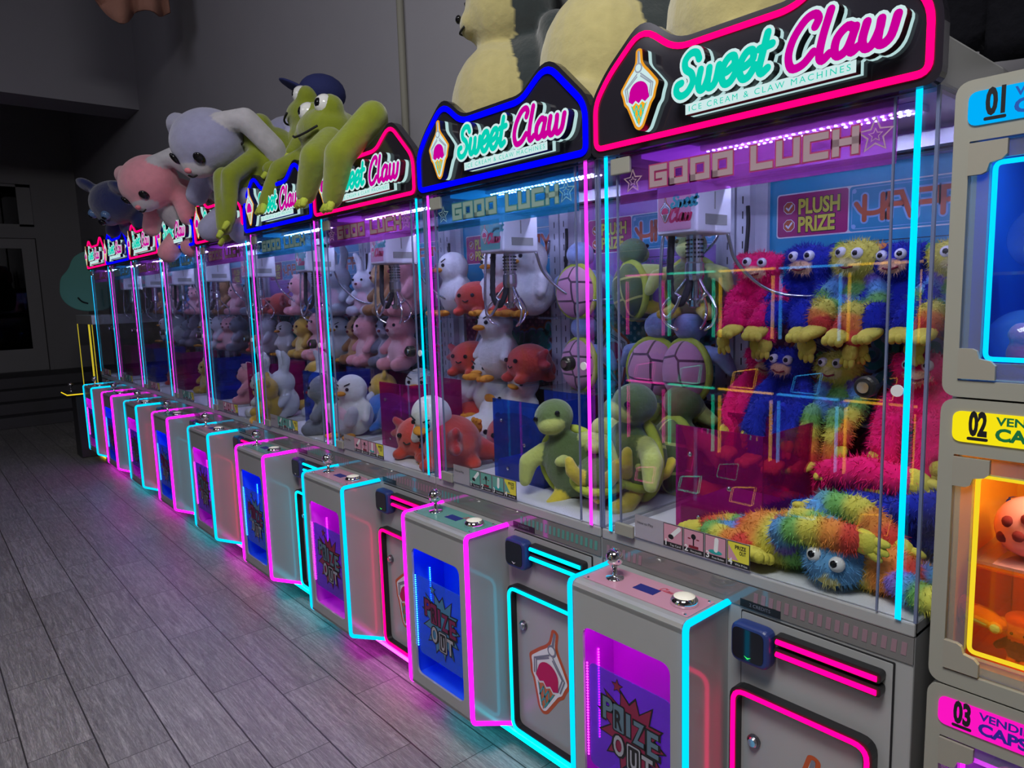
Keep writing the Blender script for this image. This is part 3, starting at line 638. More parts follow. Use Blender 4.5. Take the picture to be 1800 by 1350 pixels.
# ---------------------------------------------------------------- one claw machine, origin at its left front floor corner
MQ = [(.026, 2.011), (.848, 2.011), (.848, 2.138), (.70, 2.279), (.60, 2.212), (.565, 2.203), (.285, 2.203), (.185, 2.279), (.075, 2.190), (.026, 2.128)]
def claw_machine(odd, label):
    t = thing('claw_machine', label, 'claw machine', group='claw machines in a row')
    boxn, doorn, signn, strip = ('neon_cyan', 'door_hot', 'neon_pink', 'strip_cyan') if odd else ('neon_magenta', 'door_cyan', 'neon_blue', 'strip_magenta')
    B = lambda mb, n, m, p=t, **k: mb.build(n, m, p, **k)
    # cabinet body below the glass, hollow above the play floor
    mb = MB().box(.003, 0, .067, .857, .78, .915); mb.ring(rrect(.003, .935, .857, .945, .002, 1), rrect(.012, .936, .848, .944, .001, 1), -.002, 0, .01)
    cab = MB().box(.003, 0, .067, .857, .78, .915).box(.003, -.004, .905, .857, .012, .936).box(.003, .76, .9, .857, .78, .94).box(.003, 0, .9, .012, .78, .936).box(.848, 0, .9, .857, .78, .936)
    B(cab, 'cabinet', 'metal_grey', bevel=.004)
    B(MB().box(.012, .012, .9155, .848, .76, .922), 'play_floor', 'felt_white')
    band = B(MB().box(.004, -.0032, .846, .856, .0, .904), 'glossy_band', 'band_gloss')
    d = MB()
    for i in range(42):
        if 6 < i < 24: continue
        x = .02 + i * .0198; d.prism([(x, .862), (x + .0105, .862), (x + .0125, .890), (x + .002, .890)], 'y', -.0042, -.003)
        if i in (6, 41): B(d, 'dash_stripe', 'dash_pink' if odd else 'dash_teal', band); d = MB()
    for x in (.09, .77):
        for yy in (.09, .68): B(MB().lathe([(.026, -.012), (.026, .012)], (x, yy, .026), 'x', 14).box(x - .018, yy - .016, .03, x + .018, yy + .016, .067), 'caster', 'rubber', smooth=False)
    B(MB().tube([(.012, -.006, .074), (.848, -.006, .074)], .0055, 8), 'floor_edge_light', 'edge_hot' if odd else 'edge_cyan', smooth=True)
    # control box with the prize outlet
    x0, x1 = .0435, .4247; prof = [(-.182, .186), (-.182, .828), (-.178, .839), (-.168, .844), (0, .844), (0, .1075)]; prof = prof[::-1]
    bx = MB()
    for a, b in ((x0, x0 + .012), (x1 - .012, x1)): bx.prism(prof, 'x', a, b)
    bx.box(x0, -.168, .832, x1, 0, .844).prism([(-.182, .816), (-.17, .816), (-.165, .832), (-.168, .844), (-.178, .839), (-.182, .828)], 'x', x0, x1)
    bx.prism([(-.182, .186), (0, .1075), (0, .119), (-.182, .197)], 'x', x0, x1)
    N = 6; outer = rrect(x0, .187, x1, .83, .001, N); inner = rrect(.0885, .238, .380, .724, .03, N)
    bx.ring(outer, inner, -.182, 0, -.174)
    box = B(bx, 'control_box', 'metal_side')
    liner = MB(); L0, L1, z0, z1 = x0 + .0125, x1 - .0125, .215, .745
    liner.add([(L0, -.173, z0), (L0, -.02, z0), (L0, -.02, z1), (L0, -.173, z1), (L1, -.173, z0), (L1, -.02, z0), (L1, -.02, z1), (L1, -.173, z1)],
              [(0, 3, 2, 1), (4, 5, 6, 7), (1, 2, 6, 5), (0, 1, 5, 4), (3, 7, 6, 2)])
    B(liner, 'prize_bin', 'liner_magenta' if odd else 'liner_blue', box)
    B(MB().box(L0 + .01, -.168, .735, L1 - .01, -.150, .7445), 'added_bin_lamp', 'led_hidden_magenta' if odd else 'led_hidden_blue', box)  # unseen bar above the opening, added to light the prize bin
    led = MB()
    for i in range(34): led.box(.0965, -.1785, .345 + i * .0082, .1005, -.1755, .3485 + i * .0082)
    B(led, 'dot_strip_light', 'led_magenta' if odd else 'led_blue', box)
    led = MB()
    for i in range(34): led.box(L0 + .0005, -.088, .335 + i * .0082, L0 + .003, -.084, .3385 + i * .0082)
    B(led, 'dot_strip_light', 'led_magenta' if odd else 'led_blue', box)
    B(MB().prism(rrect(.104, .322, .376, .622, .02), 'y', -.1745, -.1715), 'prize_flap', 'flap_purple' if odd else 'flap_blue', box)
    pz = MB(); prize_out(pz, .255, .475, 1.0, -.176, (0, 1, 2, 3))
    B(pz, 'flap_print', ['print_black', 'flap_red' if odd else 'flap_sky', 'flap_slate' if odd else 'flap_wine', 'flap_white'], box)
    for x in (x0, x1):
        P = round_poly([(0.0, .1075), (-.182, .186), (-.182, .844), (0.0, .844)], .02, 4); P = [(-.0, .1075)] + P[6:-6] + [(0, .844)]
        B(MB().tube([(x, a, b) for a, b in P], .0082, 8), 'neon_edge', boxn, box, smooth=True)
    B(MB().prism(rrect(.062, -.15, .407, -.032, .004, 2), 'z', .8445, .8462), 'control_plate', 'plate_pink' if odd else 'plate_teal', box)
    joy = MB().lathe([(.026, .8462), (.025, .850), (.008, .853), (.0062, .858), (.0062, .888)], (.132, -.096, 0), 'z', 18).ell((.132, -.096, .907), .025, None, 18, 12)
    B(joy, 'joystick', 'chrome', box, smooth=True)
    B(MB().lathe([(.036, .8462), (.034, .858), (.030, .862), (.027, .866), (.014, .870)], (.357, -.092, 0), 'z', 24, 0, [0, 0, 0, 1]), 'push_button', ['chrome', 'button_cream'], box, smooth=True)
    B(MB().box(.205, -.11, .846, .272, -.075, .8475), 'display', 'screen_blue', box)
    cw_ = MB(); script(cw_, 'Claw', 0, 0, .020, 0, .0011, 0); cone_logo(cw_, -.055, -.020, .026, 0, (0, 1, 0, 0, 0, 0), 0, -.0001); cw_.xform(Matrix.Translation((.262, -.072, .8467)) @ Matrix.Rotation(-PI / 2, 4, 'X')); B(cw_, 'plate_print', ['print_red', 'white_print'], box)
    pp = MB()
    for x, yy in ((.075, -.142), (.395, -.142), (.075, -.04), (.395, -.04)): pp.lathe([(.004, .8462), (.003, .849)], (x, yy, 0), 'z', 8)
    B(pp, 'screw', 'steel', box)
    # service door, neon-framed hatch, card reader, light bars, credit label
    sd = MB().prism(rrect(.463, .10, .822, .837, .003, 2), 'y', -.0036, 0, 1).prism(rrect(.466, .103, .819, .834, .003, 2), 'y', -.006, -.003, 0)
    B(sd, 'service_door', ['metal_grey', 'dark_gap'])
    fr = [(.462, .128), (.785, .128), (.785, .640), (.462, .640)]
    hat = B(MB().prism(round_poly(fr, .03, 4), 'y', -.010, -.006), 'hatch', 'metal_grey')
    B(MB().ring(round_poly(offset_poly(fr, .011), .036, 5), round_poly(offset_poly(fr, -.009), .026, 5), -.034, 0, -.006), 'frame_channel', 'black_plastic', hat)
    P = round_poly(fr, .032, 5); B(MB().tube([(a, -.036, b) for a, b in P], .0058, 8, True), 'frame_neon', doorn, hat, smooth=True)
    B(MB().lathe([(.017, .010), (.017, .016), (.013, .017), (.013, .022), (.010, .025), (.003, .0252)], (.507, 0, .51), 'y', 18, 0, [1, 1, 0, 0, 0]), 'hatch_lock', ['steel', 'dark_steel'], hat)
    dc = MB(); cone_logo(dc, .625, .385, .33, -.0106, (0, 1, 2, 3, 4, 5), -0.22)
    B(dc, 'ice_cream_print', ['print_orange', 'white_print', 'print_grey', 'print_magenta', 'print_cone', 'print_teal'], hat)
    rd = B(MB().prism(rrect(.458, .722, .560, .822, .024, 5), 'y', -.046, -.006), 'card_reader', 'navy_plastic', bevel=.010, seg=3)
    B(MB().prism(rrect(.4655, .734, .547, .812, .016, 4), 'y', -.0478, -.046), 'reader_screen', 'screen_black', rd)
    B(MB().prism([(.498, .745), (.507, .738), (.516, .745), (.507, .742)], 'y', -.0486, -.0478), 'reader_light', 'tick_green' if odd else 'white_print', rd)
    for z in (.803, .772):
        bar = B(MB().prism(rrect(.564, z - .0105, .806, z + .0135, .010, 4), 'y', -.030, -.006), 'light_bar', 'black_plastic')
        B(MB().tube([(.571, -.031, z - .001), (.797, -.031, z - .001)], .0062, 8), 'bar_neon', doorn, bar, smooth=True)
    cl = B(MB().box(.460, -.0048, .846, .566, -.003, .8655), 'credit_label', 'print_black')
    B(MB().text('2 CREDITS', .513, .8525, .012, -.0054), 'credit_lettering', 'print_grey', cl)
    # glass house
    g = MB().box(.003, .0, .936, .857, .005, 1.992)
    B(g, 'front_glass', 'glass_clear')
    for x in (.0025, .8525): B(MB().box(x, .006, .936, x + .005, .76, 1.992), 'side_glass', 'glass_clear')
    for x in (.0015, .8525): B(MB().box(x, -.001, .936, x + .006, .007, 1.992), 'corner_edge', 'glass_edge')
    dr = B(MB().box(.079, -.009, .943, .783, -.004, 1.986), 'glass_door', 'glass_clear')
    for x in (.0775, .7805): B(MB().box(x, -.0095, .943, x + .004, -.0035, 1.986), 'door_edge', 'glass_edge', dr)
    for z0, z1 in ((.938, .974), (1.937, 1.980)): B(MB().box(.066, -.020, z0, .132, -.009, z1), 'hinge_plate', 'plate_grey', dr, bevel=.003)
    kn = MB().lathe([(.022, .009), (.022, .03), (.018, .034)], (.752, 0, 1.42), 'y', 20, 0).lathe([(.012, .034), (.012, .040), (.002, .0402)], (.752, 0, 1.42), 'y', 16, 1).lathe([(.012, .009), (.012, .014)], (.808, 0, 1.415), 'y', 16, 2)
    B(kn, 'door_lock', ['black_plastic', 'steel', 'white_plastic'], dr)
    B(MB().box(.079, .0056, 1.862, .783, .0066, 1.988), 'tinted_film', 'film_magenta' if odd else 'film_teal')
    for cx, cz, r in ((.135, 1.915, .030), (.748, 1.92, .034)):
        sr = MB(); P = star(cx, cz, r); sr.ribbon(P + [P[0]], .0016, -.0096, 0); P = star(cx, cz, r * .4); sr.ribbon(P + [P[0]], .0009, -.0096, 0)
        B(sr, 'star_print', 'letter_film' if odd else 'letter_film_teal', dr)
    for wd_ in ('GOOD', 'LUCK'):
        gl = MB(); good_luck(gl, .188, .722, 1.886, 1.950, -.0096, 0, 1, wd_); B(gl, 'film_lettering', ['letter_edge', 'letter_film'] if odd else ['letter_edge_teal', 'letter_film_teal'], dr)
    st = B(MB().box(.133, -.0098, .943, .488, -.0092, 1.010), 'instruction_strip', 'film_grey')
    pr = MB()
    B(MB().text('How to Play', .142, .985, .011, -.0105, 0, center=False), 'instruction_title', 'print_black', st)
    for i, x in enumerate((.232, .297, .362, .427)):
        pr.box(x - .001, -.0102, .9455, x + .061, -.0099, 1.0085, 0); pr.box(x + .001, -.0106, .9585, x + .059, -.0103, 1.0068, 2 if i < 3 else 3)
        pr.text(str(i + 1), x + .008, .949, .024, -.0112, 1, bold=.02); pr.text(('Tap Card', 'Move Joystick', 'Press Button', 'Win Prize')[i], x + .038, .9495, .008, -.0112, 1, width=.034)
        if i == 0: pr.ribbon([(x + .022, .972), (x + .04, .99), (x + .05, 1.0)], .006, -.011, 1); pr.ell((x + .024, -.011, .974), (.009, .0004, .007), None, 10, 6, 0)
        if i == 1: pr.ribbon([(x + .03, .965), (x + .03, .985)], .002, -.011, 0); pr.ell((x + .03, -.011, .991), (.0075, .0004, .0075), None, 10, 6, 0); pr.ribbon([(x + .014, .985), (x + .02, .985)], .0015, -.011, 4); pr.ribbon([(x + .04, .985), (x + .046, .985)], .0015, -.011, 4); pr.box(x + .016, -.0112, .960, x + .045, -.0108, .967, 4)
        if i == 2: pr.ell((x + .03, -.011, .967), (.02, .0004, .006), None, 14, 6, 5); pr.ribbon([(x + .032, .973), (x + .034, 1.0)], .006, -.0114, 1)
        if i == 3: pr.text('PRIZE', x + .036, .991, .014, -.0112, 0, bold=.02, width=.03); pr.text('OUT', x + .042, .978, .014, -.0112, 0, bold=.02, width=.018); pr.flat([(x + .002, .962), (x + .03, .962), (x + .002, 1.0)], -.011, 2)
    B(pr, 'instruction_print', ['print_black', 'white_print', 'plate_pink' if odd else 'plate_teal', 'print_yellow', 'felt_dark_red', 'print_teal'], st)
    for x in (.042, .8255): B(MB().box(x - .0058, -.0105, .938, x + .0058, -.0080, 1.991), 'light_strip', strip)
    # top housing, inside ceiling with its front LED bar
    B(MB().box(.002, .0, 1.993, .858, .78, 2.088), 'top_housing', 'metal_grey', bevel=.006)
    B(MB().box(.012, .012, 1.984, .848, .77, 1.992), 'ceiling_panel', 'ceiling_inside')
    for yy, xa in ((.085, .30), (.40, .12)):  # the rear bar is an added lamp that brightens the interior
        lb = B(MB().box(xa, yy - .035, 1.970, .80, yy + .035, 1.984), 'lamp_bar', 'ceiling_inside', bevel=.003)
        dots = MB()
        n = 30
        for i in range(n):
            x = xa + .012 + i * (.78 - xa) / n
            for k, dy in enumerate((-.016, .016)):
                xx = x + (.007 if k else 0); dots.box(xx - .0022, yy + dy - .0022, 1.9685, xx + .0022, yy + dy + .0022, 1.970)
        B(dots, 'lamp_dot', 'led_white', lb)
    B(MB().box(.14, .02, 1.974, .29, .17, 1.984), 'ceiling_lamp_panel', 'lamp_violet' if odd else 'lamp_sky')
    # marquee sign
    board = offset_poly(MQ, .021)
    sg = B(MB().prism(round_poly(board, [.03, .03, .05, .06, .05, .05, .04, .05, .05, .04], 5), 'y', -.028, .0), 'sign_board', 'charcoal_panel')
    P = round_poly(MQ, [.022, .022, .04, .05, .05, .05, .04, .05, .04, .03], 5)
    B(MB().tube([(a, -.031, b) for a, b in P], .0072 if odd else .0095, 8, True, flat=.6), 'sign_neon', signn, sg, smooth=True)
    yb, yf = -.0295, -.066
    lay = MB()
    lay2 = MB(); lay3 = MB()
    def words(mb, r, y, mi0, mi1, y1=None):
        script(mb, 'Sweet', .312, 2.078, .089, y, r, mi0, y1, xs=1.0); script(mb, 'Claw', .582, 2.070, .095, y, r, mi1, y1, xs=1.08)
    words(lay, .0155, yb - .013, 0, 0, yb); words(lay2, .0153, yf + .001, 0, 0, yb - .0128); words(lay3, .0152, yf, 0, 0); words(lay3, .0086, yf - .0012, 1, 2)
    bn = [(.338, 2.034), (.730, 2.034), (.730, 2.058), (.338, 2.058)]
    lay.prism(bn, 'y', yb - .013, yb); lay2.prism(bn, 'y', yf + .004, yb - .0128); lay3.flat(bn, yf + .003, 0)
    lay3.text('ICE CREAM & CLAW MACHINES', .534, 2.0400, .0182, yf + .0022, 1, width=.372, gap=1.35)
    cn = round_poly([(.204 + a * .196, 2.121 + b * .196) for a, b in CONE], .008, 3)
    lay.prism(cn[:], 'y', yb - .013, yb); lay2.prism(cn[:], 'y', yf + .001, yb - .0128)
    cone_logo(lay3, .204, 2.121, .196, yf, (3, 0, 4, 2, 5, 1))
    B(lay, 'letter_backing', 'sign_back', sg); B(lay2, 'letter_depth', 'sign_depth', sg)
    B(lay3, 'sign_lettering', ['sign_white', 'sign_teal', 'sign_magenta', 'sign_orange', 'sign_grey', 'sign_cone'], sg)
    # rear wall: posters between two slotted posts
    bw = B(MB().box(.012, .752, .922, .848, .768, 1.984), 'back_panel', 'poster_cyan' if odd else 'poster_lavender')
    po = MB().box(.101, .7495, 1.20, .80, .7515, 1.575, 0).box(.101, .7495, .925, .80, .7515, 1.1995, 1)
    B(po, 'pattern_poster', ['polka_maroon' if odd else 'polka_teal', 'stripe_maroon'], bw)
    p = MB()
    a, b, z0, z1 = .128, .770, 1.790, 1.925
    p.flat(rrect(a - .004, z0 - .004, b + .004, z1 + .004, .012), .7512, 0); p.flat(rrect(a, z0, .360, z1, .010), .7506, 1); p.flat(rrect(.364, z0, b, z1, .010), .7506, 2)
    for z in (1.883, 1.826):
        p.flat([(.168 + .021 * math.cos(PI / 8 + i * PI / 4), z + .021 * math.sin(PI / 8 + i * PI / 4)) for i in range(8)], .7500, 0); p.flat([(.168 + .019 * math.cos(PI / 8 + i * PI / 4), z + .019 * math.sin(PI / 8 + i * PI / 4)) for i in range(8)], .7496, 3)
        p.ribbon([(.159, z), (.166, z - .007), (.178, z + .008)], .0028, .7490, 0)
    for s, z, wd in (('PLUSH', 1.861, .135), ('PRIZE', 1.804, .120)):
        p.text(s, .200 + wd / 2, z - .001, .068, .7500, 5, bold=.06, width=wd + .005); p.text(s, .200 + wd / 2, z, .066, .7494, 4, bold=.035, width=wd)
    H = {'H': [[(0, 0), (0, 1)], [(.8, 0), (.8, 1)]], 'A': [[(0, 0), (0, 1), (.5, 1), (.9, 0)], [(0, .55), (.5, .55)]], 'P': [[(0, 0), (0, 1), (.8, 1), (.8, .5), (.2, .5)]], 'Y': [[(0, 1), (.4, .5), (.8, 1)], [(.4, .5), (.4, 0)]]}
    for r, yy, mi in ((.0125, .7500, 6), (.0072, .7494, 3)):
        x = .410
        for ch in 'HAPPY':
            for s in H[ch]: p.ribbon([(x + u * .066, 1.822 + v * .070) for u, v in s], r, yy, mi)
            x += .072
        p.ribbon(smooth([(.385, 1.872), (.405, 1.846), (.435, 1.840), (.462, 1.848), (.482, 1.876)], 4), r, yy - .0002, mi)
    for xx, zz in ((.378, 1.910), (.378, 1.804), (.756, 1.910), (.756, 1.804)): p.flat([(xx + .007 * math.cos(i * PI / 5), zz + .007 * math.sin(i * PI / 5)) for i in range(10)], .7498, 6)
    fr2 = rrect(.372, 1.797, .762, 1.918, .01); p.ribbon(fr2 + [fr2[0]], .001, .7500, 6)
    q = rrect(.31, 1.727, .70, 1.757, .006); p.ribbon(q + [q[0]], .0012, .7508, 5); p.text('ICE CREAM & CLAW MACHINES', .505, 1.735, .018, .7506, 7, width=.35)
    for r, mi, yy in ((.030, 3, .7490), (.022, 6, .7484), (.0115, 7 if not odd else 8, .7478)):
        script(p, 'Sweet', .425, 1.375, .115, yy, r, mi); script(p, 'Claw', .43, 1.245, .115, yy, r, mi if mi != 8 else 8)
    cone_logo(p, .255, 1.385, .33, .7488, (3, 0, 9, 1, 3, 8), 0.25)
    B(p, 'poster_print', ['white_print', 'poster_magenta', 'poster_panel', 'print_orange', 'print_yellow', 'print_black', 'poster_line', 'print_teal', 'print_teal', 'print_grey'], bw)
    for xa in (.004, .806):
        po = B(MB().box(xa, .70, .922, xa + .05, .752, 1.984).box(xa + .05 if xa < .1 else xa - .045, .735, .922, xa + .095 if xa < .1 else xa, .752, 1.984), 'shelf_post', 'pillar_white')
        sl = MB()
        for i in range(20): sl.box(xa + .022, .699, .96 + i * .05, xa + .026, .7005, .985 + i * .05)
        B(sl, 'post_slot', 'dark_gap', po)
    for z in (1.53, 1.235): B(MB().box(.05, .515, z - .008, .81, .75, z), 'glass_shelf', 'glass_shelf')
    # gantry, carriage, claw
    B(MB().box(.02, .30, 1.935, .84, .335, 1.968).box(.02, .365, 1.935, .84, .40, 1.968), 'gantry_rail', 'dark_steel')
    ca = B(MB().box(.010, .25, 1.790, .156, .430, 1.934), 'claw_carriage', 'white_plastic', bevel=.010, seg=3)
    B(MB().box(.1555, .29, 1.815, .1580, .40, 1.845).box(.1555, .335, 1.86, .1575, .34, 1.91), 'carriage_latch', 'plate_grey', ca)
    sk = MB().flat(rrect(.018, 1.802, .135, 1.915, .004), .2488, 0); cone_logo(sk, .045, 1.862, .075, .2484, (1, 2, 3, 4, 5, 6))
    script(sk, 'Sweet', .066, 1.868, .034, .2484, .0042, 6); script(sk, 'Claw', .058, 1.828, .036, .2484, .0042, 4)
    B(sk, 'carriage_sticker', ['plate_pink' if odd else 'plate_teal', 'print_orange', 'white_print', 'print_grey', 'print_magenta', 'print_cone', 'print_teal'], ca)
    cx, cy = .088, .335
    cg = B(MB().lathe([(.024, 1.79), (.024, 1.71), (.028, 1.705), (.03, 1.67), (.026, 1.655), (.012, 1.65), (.012, 1.60), (.018, 1.595), (.018, 1.575), (.004, 1.57)], (cx, cy, 0), 'z', 16), 'claw_head', 'steel')
    ho = MB()
    for i in range(5):
        for k in range(14):
            a = 2 * PI * k / 14; ho.box(cx + .0245 * math.cos(a) - .0022, cy + .0245 * math.sin(a) - .0022, 1.722 + i * .0125, cx + .0245 * math.cos(a) + .0022, cy + .0245 * math.sin(a) + .0022, 1.727 + i * .0125)
    B(ho, 'cage_hole', 'dark_gap', cg)
    for k in range(3):
        a = 2 * PI * k / 3 - 0.3; ux, uy = math.cos(a), math.sin(a)
        P = smooth([(.022, 1.66), (.05, 1.625), (.085, 1.592), (.10, 1.56), (.085, 1.525), (.05, 1.505)], 5)
        pg = MB().tube([(cx + p.x * ux, cy + p.x * uy, p.y) for p in P], .0048, 8).tube([(cx + .016 * ux, cy + .016 * uy, 1.585), (cx + .06 * ux, cy + .06 * uy, 1.618)], .006, 8)
        B(pg, 'claw_prong', 'chrome', cg, smooth=True)
    H1 = smooth([(.03, .30, 1.79), (.028, .295, 1.70), (.035, .29, 1.62), (.06, .30, 1.585), (.078, .315, 1.63), (.084, .325, 1.70)], 6)
    B(MB().tube(H1, [.0105 + .0012 * (i % 2) for i in range(len(H1))], 10), 'black_hose', 'rubber', smooth=True)
    H2 = smooth([(.0, .28, 1.80), (-.004, .27, 1.70), (.0, .265, 1.58), (.018, .27, 1.545), (.045, .28, 1.575), (.055, .29, 1.61)], 6)
    B(MB().tube([(max(.012, p.x + .014), p.y, p.z) for p in H2], .0052, 8), 'metal_cable', 'steel', smooth=True)
    H3 = smooth([(.145, .42, 1.80), (.16, .46, 1.70), (.24, .54, 1.61), (.40, .62, 1.60), (.60, .66, 1.66), (.77, .695, 1.78), (.80, .70, 1.86)], 6)
    B(MB().tube(H3, .0058, 8), 'metal_conduit', 'steel', smooth=True)
    cb = MB().tube(smooth([(.05, .695, 1.90), (.055, .69, 1.84), (.05, .69, 1.77), (.045, .69, 1.72)], 4), .007, 8, False, 0)
    for k in range(5): cb.box(.025 + .010 * k, .680, 1.68 - .006 * (k % 2), .0335 + .010 * k, .695, 1.715, 1)
    B(cb, 'cable_bundle', ['rubber', 'white_plastic'])
    # prize chute
    c = MB().box(.118, .200, .922, .400, .204, 1.232).box(.396, .204, .922, .400, .48, 1.232).box(.118, .476, .922, .396, .48, 1.232)
    ch = B(c, 'prize_chute', 'acrylic_magenta' if odd else 'acrylic_blue')
    B(MB().box(.124, .208, .922, .392, .472, .992), 'chute_floor', 'purple_plastic' if odd else 'blue_plastic', ch, bevel=.01)
    sc = MB()
    for x, z in ((.20, .965), (.30, 1.07), (.17, 1.15)): sc.lathe([(.007, -.2), (.007, -.196), (.003, -.194)], (x, 0, z), 'y', 10)
    B(sc, 'chute_screw', 'steel', ch)
    return t
# ---------------------------------------------------------------- the room
def floor_material():
    m, N, L = nmat('floor_planks')
    o = N.new('ShaderNodeOutputMaterial'); p = N.new('ShaderNodeBsdfPrincipled'); L.new(p.outputs[0], o.inputs[0])
    def M_(op, a, b=None, c=None):
        n = N.new('ShaderNodeMath'); n.operation = op
        for i, x in enumerate((a, b, c)):
            if x is None: continue
            if isinstance(x, (int, float)): n.inputs[i].default_value = x
            else: L.new(x, n.inputs[i])
        return n.outputs[0]
    tc = N.new('ShaderNodeTexCoord'); s = N.new('ShaderNodeSeparateXYZ'); L.new(tc.outputs['Object'], s.inputs[0])
    pw, pl = 0.2165, 0.645
    v = M_('DIVIDE', M_('ADD', s.outputs[1], 1.115 + pw * 40), pw); row = M_('FLOOR', v); fv = M_('FRACT', v)
    u = M_('ADD', M_('DIVIDE', M_('ADD', s.outputs[0], 2.668 + pl * 60), pl), M_('MULTIPLY', M_('SUBTRACT', row, 41.0), -0.3333)); cell = M_('FLOOR', u); fu = M_('FRACT', u)
    def edge(f, w): return M_('LESS_THAN', M_('MINIMUM', f, M_('SUBTRACT', 1.0, f)), w)
    seam = M_('MAXIMUM', edge(fv, 0.0028 / pw), edge(fu, 0.0016 / pl))
    cv = N.new('ShaderNodeCombineXYZ'); L.new(cell, cv.inputs[0]); L.new(row, cv.inputs[1])
    wn = N.new('ShaderNodeTexWhiteNoise'); wn.noise_dimensions = '3D'; L.new(cv.outputs[0], wn.inputs['Vector'])
    gv = N.new('ShaderNodeCombineXYZ'); L.new(M_('MULTIPLY', s.outputs[0], 2.2), gv.inputs[0]); L.new(M_('ADD', M_('MULTIPLY', s.outputs[1], 30.0), M_('MULTIPLY', wn.outputs['Value'], 40)), gv.inputs[1]); L.new(M_('MULTIPLY', wn.outputs['Value'], 30), gv.inputs[2])
    nz = N.new('ShaderNodeTexNoise'); nz.inputs['Scale'].default_value = 1.4; nz.inputs['Detail'].default_value = 8; nz.inputs['Roughness'].default_value = 0.65; nz.inputs['Distortion'].default_value = 1.8; L.new(gv.outputs[0], nz.inputs['Vector'])
    n2 = N.new('ShaderNodeTexNoise'); n2.inputs['Scale'].default_value = 7; n2.inputs['Detail'].default_value = 9; n2.inputs['Distortion'].default_value = 2.5; L.new(gv.outputs[0], n2.inputs['Vector'])
    g = M_('ADD', M_('MULTIPLY', nz.outputs[0], 0.55), M_('MULTIPLY', n2.outputs[0], 0.45))
    cr = N.new('ShaderNodeValToRGB'); L.new(g, cr.inputs[0]); e = cr.color_ramp.elements
    e[0].position = 0.33; e[0].color = (*lin(100, 98, 100), 1); e[1].position = 0.70; e[1].color = (*lin(198, 195, 193), 1)
    k = e.new(0.5) if hasattr(e, 'new') else None
    k.color = (*lin(142, 139, 139), 1)
    ml = N.new('ShaderNodeMix'); ml.data_type = 'RGBA'; ml.blend_type = 'MULTIPLY'; ml.inputs[0].default_value = 1; L.new(cr.outputs[0], ml.inputs[6])
    L.new(M_('ADD', M_('MULTIPLY', wn.outputs['Value'], 0.22), 0.88), ml.inputs[7])
    ms = N.new('ShaderNodeMix'); ms.data_type = 'RGBA'; L.new(seam, ms.inputs[0]); L.new(ml.outputs[2], ms.inputs[6]); ms.inputs[7].default_value = (0.05, 0.048, 0.048, 1)
    L.new(ms.outputs[2], p.inputs['Base Color'])
    L.new(M_('ADD', M_('MULTIPLY', g, 0.2), 0.30), p.inputs['Roughness']); p.inputs['Specular IOR Level'].default_value = 0.5
    b = N.new('ShaderNodeBump'); b.inputs['Strength'].default_value = 0.25; b.inputs['Distance'].default_value = 0.002; L.new(M_('SUBTRACT', g, M_('MULTIPLY', seam, 0.8)), b.inputs['Height']); L.new(b.outputs[0], p.inputs['Normal'])
floor_material()
prin('wall_paint', lin(150, 148, 156), 0.85, vary=0.04, bscale=3, bump=0.08); prin('wall_far_paint', lin(140, 138, 142), 0.85, vary=0.04, bscale=3)
prin('trim_olive', lin(130, 128, 118), 0.7); prin('ceiling_paint', lin(140, 138, 142), 0.9); prin('dark_tread', lin(70, 68, 74), 0.6, vary=0.1, bscale=12)
prin('door_paint', lin(140, 138, 142), 0.6); clear('night_glass', (0.08, 0.09, 0.14), 1.5); prin('drape_cloth', lin(168, 120, 104), 0.9, bump=0.4, bscale=40)
prin('black_cloth', (0.006, 0.006, 0.009), 0.95, spec=0.1, bump=0.4, bscale=40)
S_ = lambda o: tag(o, kind='structure')
XL, YB, ZC = -13.2, 0.90, 5.6
S_(MB().box(XL - .2, -5.2, -.1, 3.4, YB, 0).build('floor', 'floor_planks'))
S_(MB().box(XL - .2, YB, -.1, 3.4, YB + .12, ZC).build('wall_back', 'wall_paint'))
S_(MB().box(3.4, -5.2, 0, 3.52, YB, ZC).build('wall_right', 'wall_far_paint'))
S_(MB().box(XL - .2, -5.32, -.1, 3.52, -5.2, ZC).build('wall_front', 'wall_far_paint'))
S_(MB().box(XL - .2, -5.3, ZC, 3.5, YB, ZC + .1).build('ceiling', 'ceiling_paint'))
S_(MB().box(-9.5, -5.2, 3.93, -8.95, YB, ZC).build('wall_bulkhead', 'wall_paint'))
# far wall with a glazed door, a transom window above it, on a stepped platform
PZ = 0.62
wl = MB(); DY0, DY1 = -1.25, .27
wl.box(XL - .12, -5.2, 0, XL, DY0, ZC).box(XL - .12, DY1, 0, XL, YB, ZC).box(XL - .12, DY0, 2.74, XL, DY1, 2.92).box(XL - .12, DY0, 3.58, XL, DY1, ZC).box(XL - .12, DY0, 0, XL, DY1, PZ)
S_(wl.build('wall_left', 'wall_far_paint'))
for i in range(4):
    S_(MB().box(XL, -5.2, i * PZ / 4, -11.2 - i * .30, YB, (i + 1) * PZ / 4 - .001).build('trim_%d' % (i + 1), 'dark_tread', bevel=.006))
dl = MB(); X = XL - .05
dl.box(X - .045, DY0 + .01, PZ + .005, X, DY1 - .01, PZ + .36).box(X - .045, DY0 + .01, 2.58, X, DY1 - .01, 2.735).box(X - .045, DY0 + .01, PZ + .36, X, DY0 + .2, 2.58).box(X - .045, DY1 - .2, PZ + .36, X, DY1 - .01, 2.58)
do = S_(dl.build('door_1', 'door_paint')); MB().box(X - .03, DY0 + .2, PZ + .36, X - .022, DY1 - .2, 2.58).build('door_glass', 'night_glass', do)
MB().tube([(X + .05, DY0 + .1, PZ + 1.0), (X + .05, DY0 + .1, PZ + 1.3)], .012, 8).build('door_handle', 'steel', do)
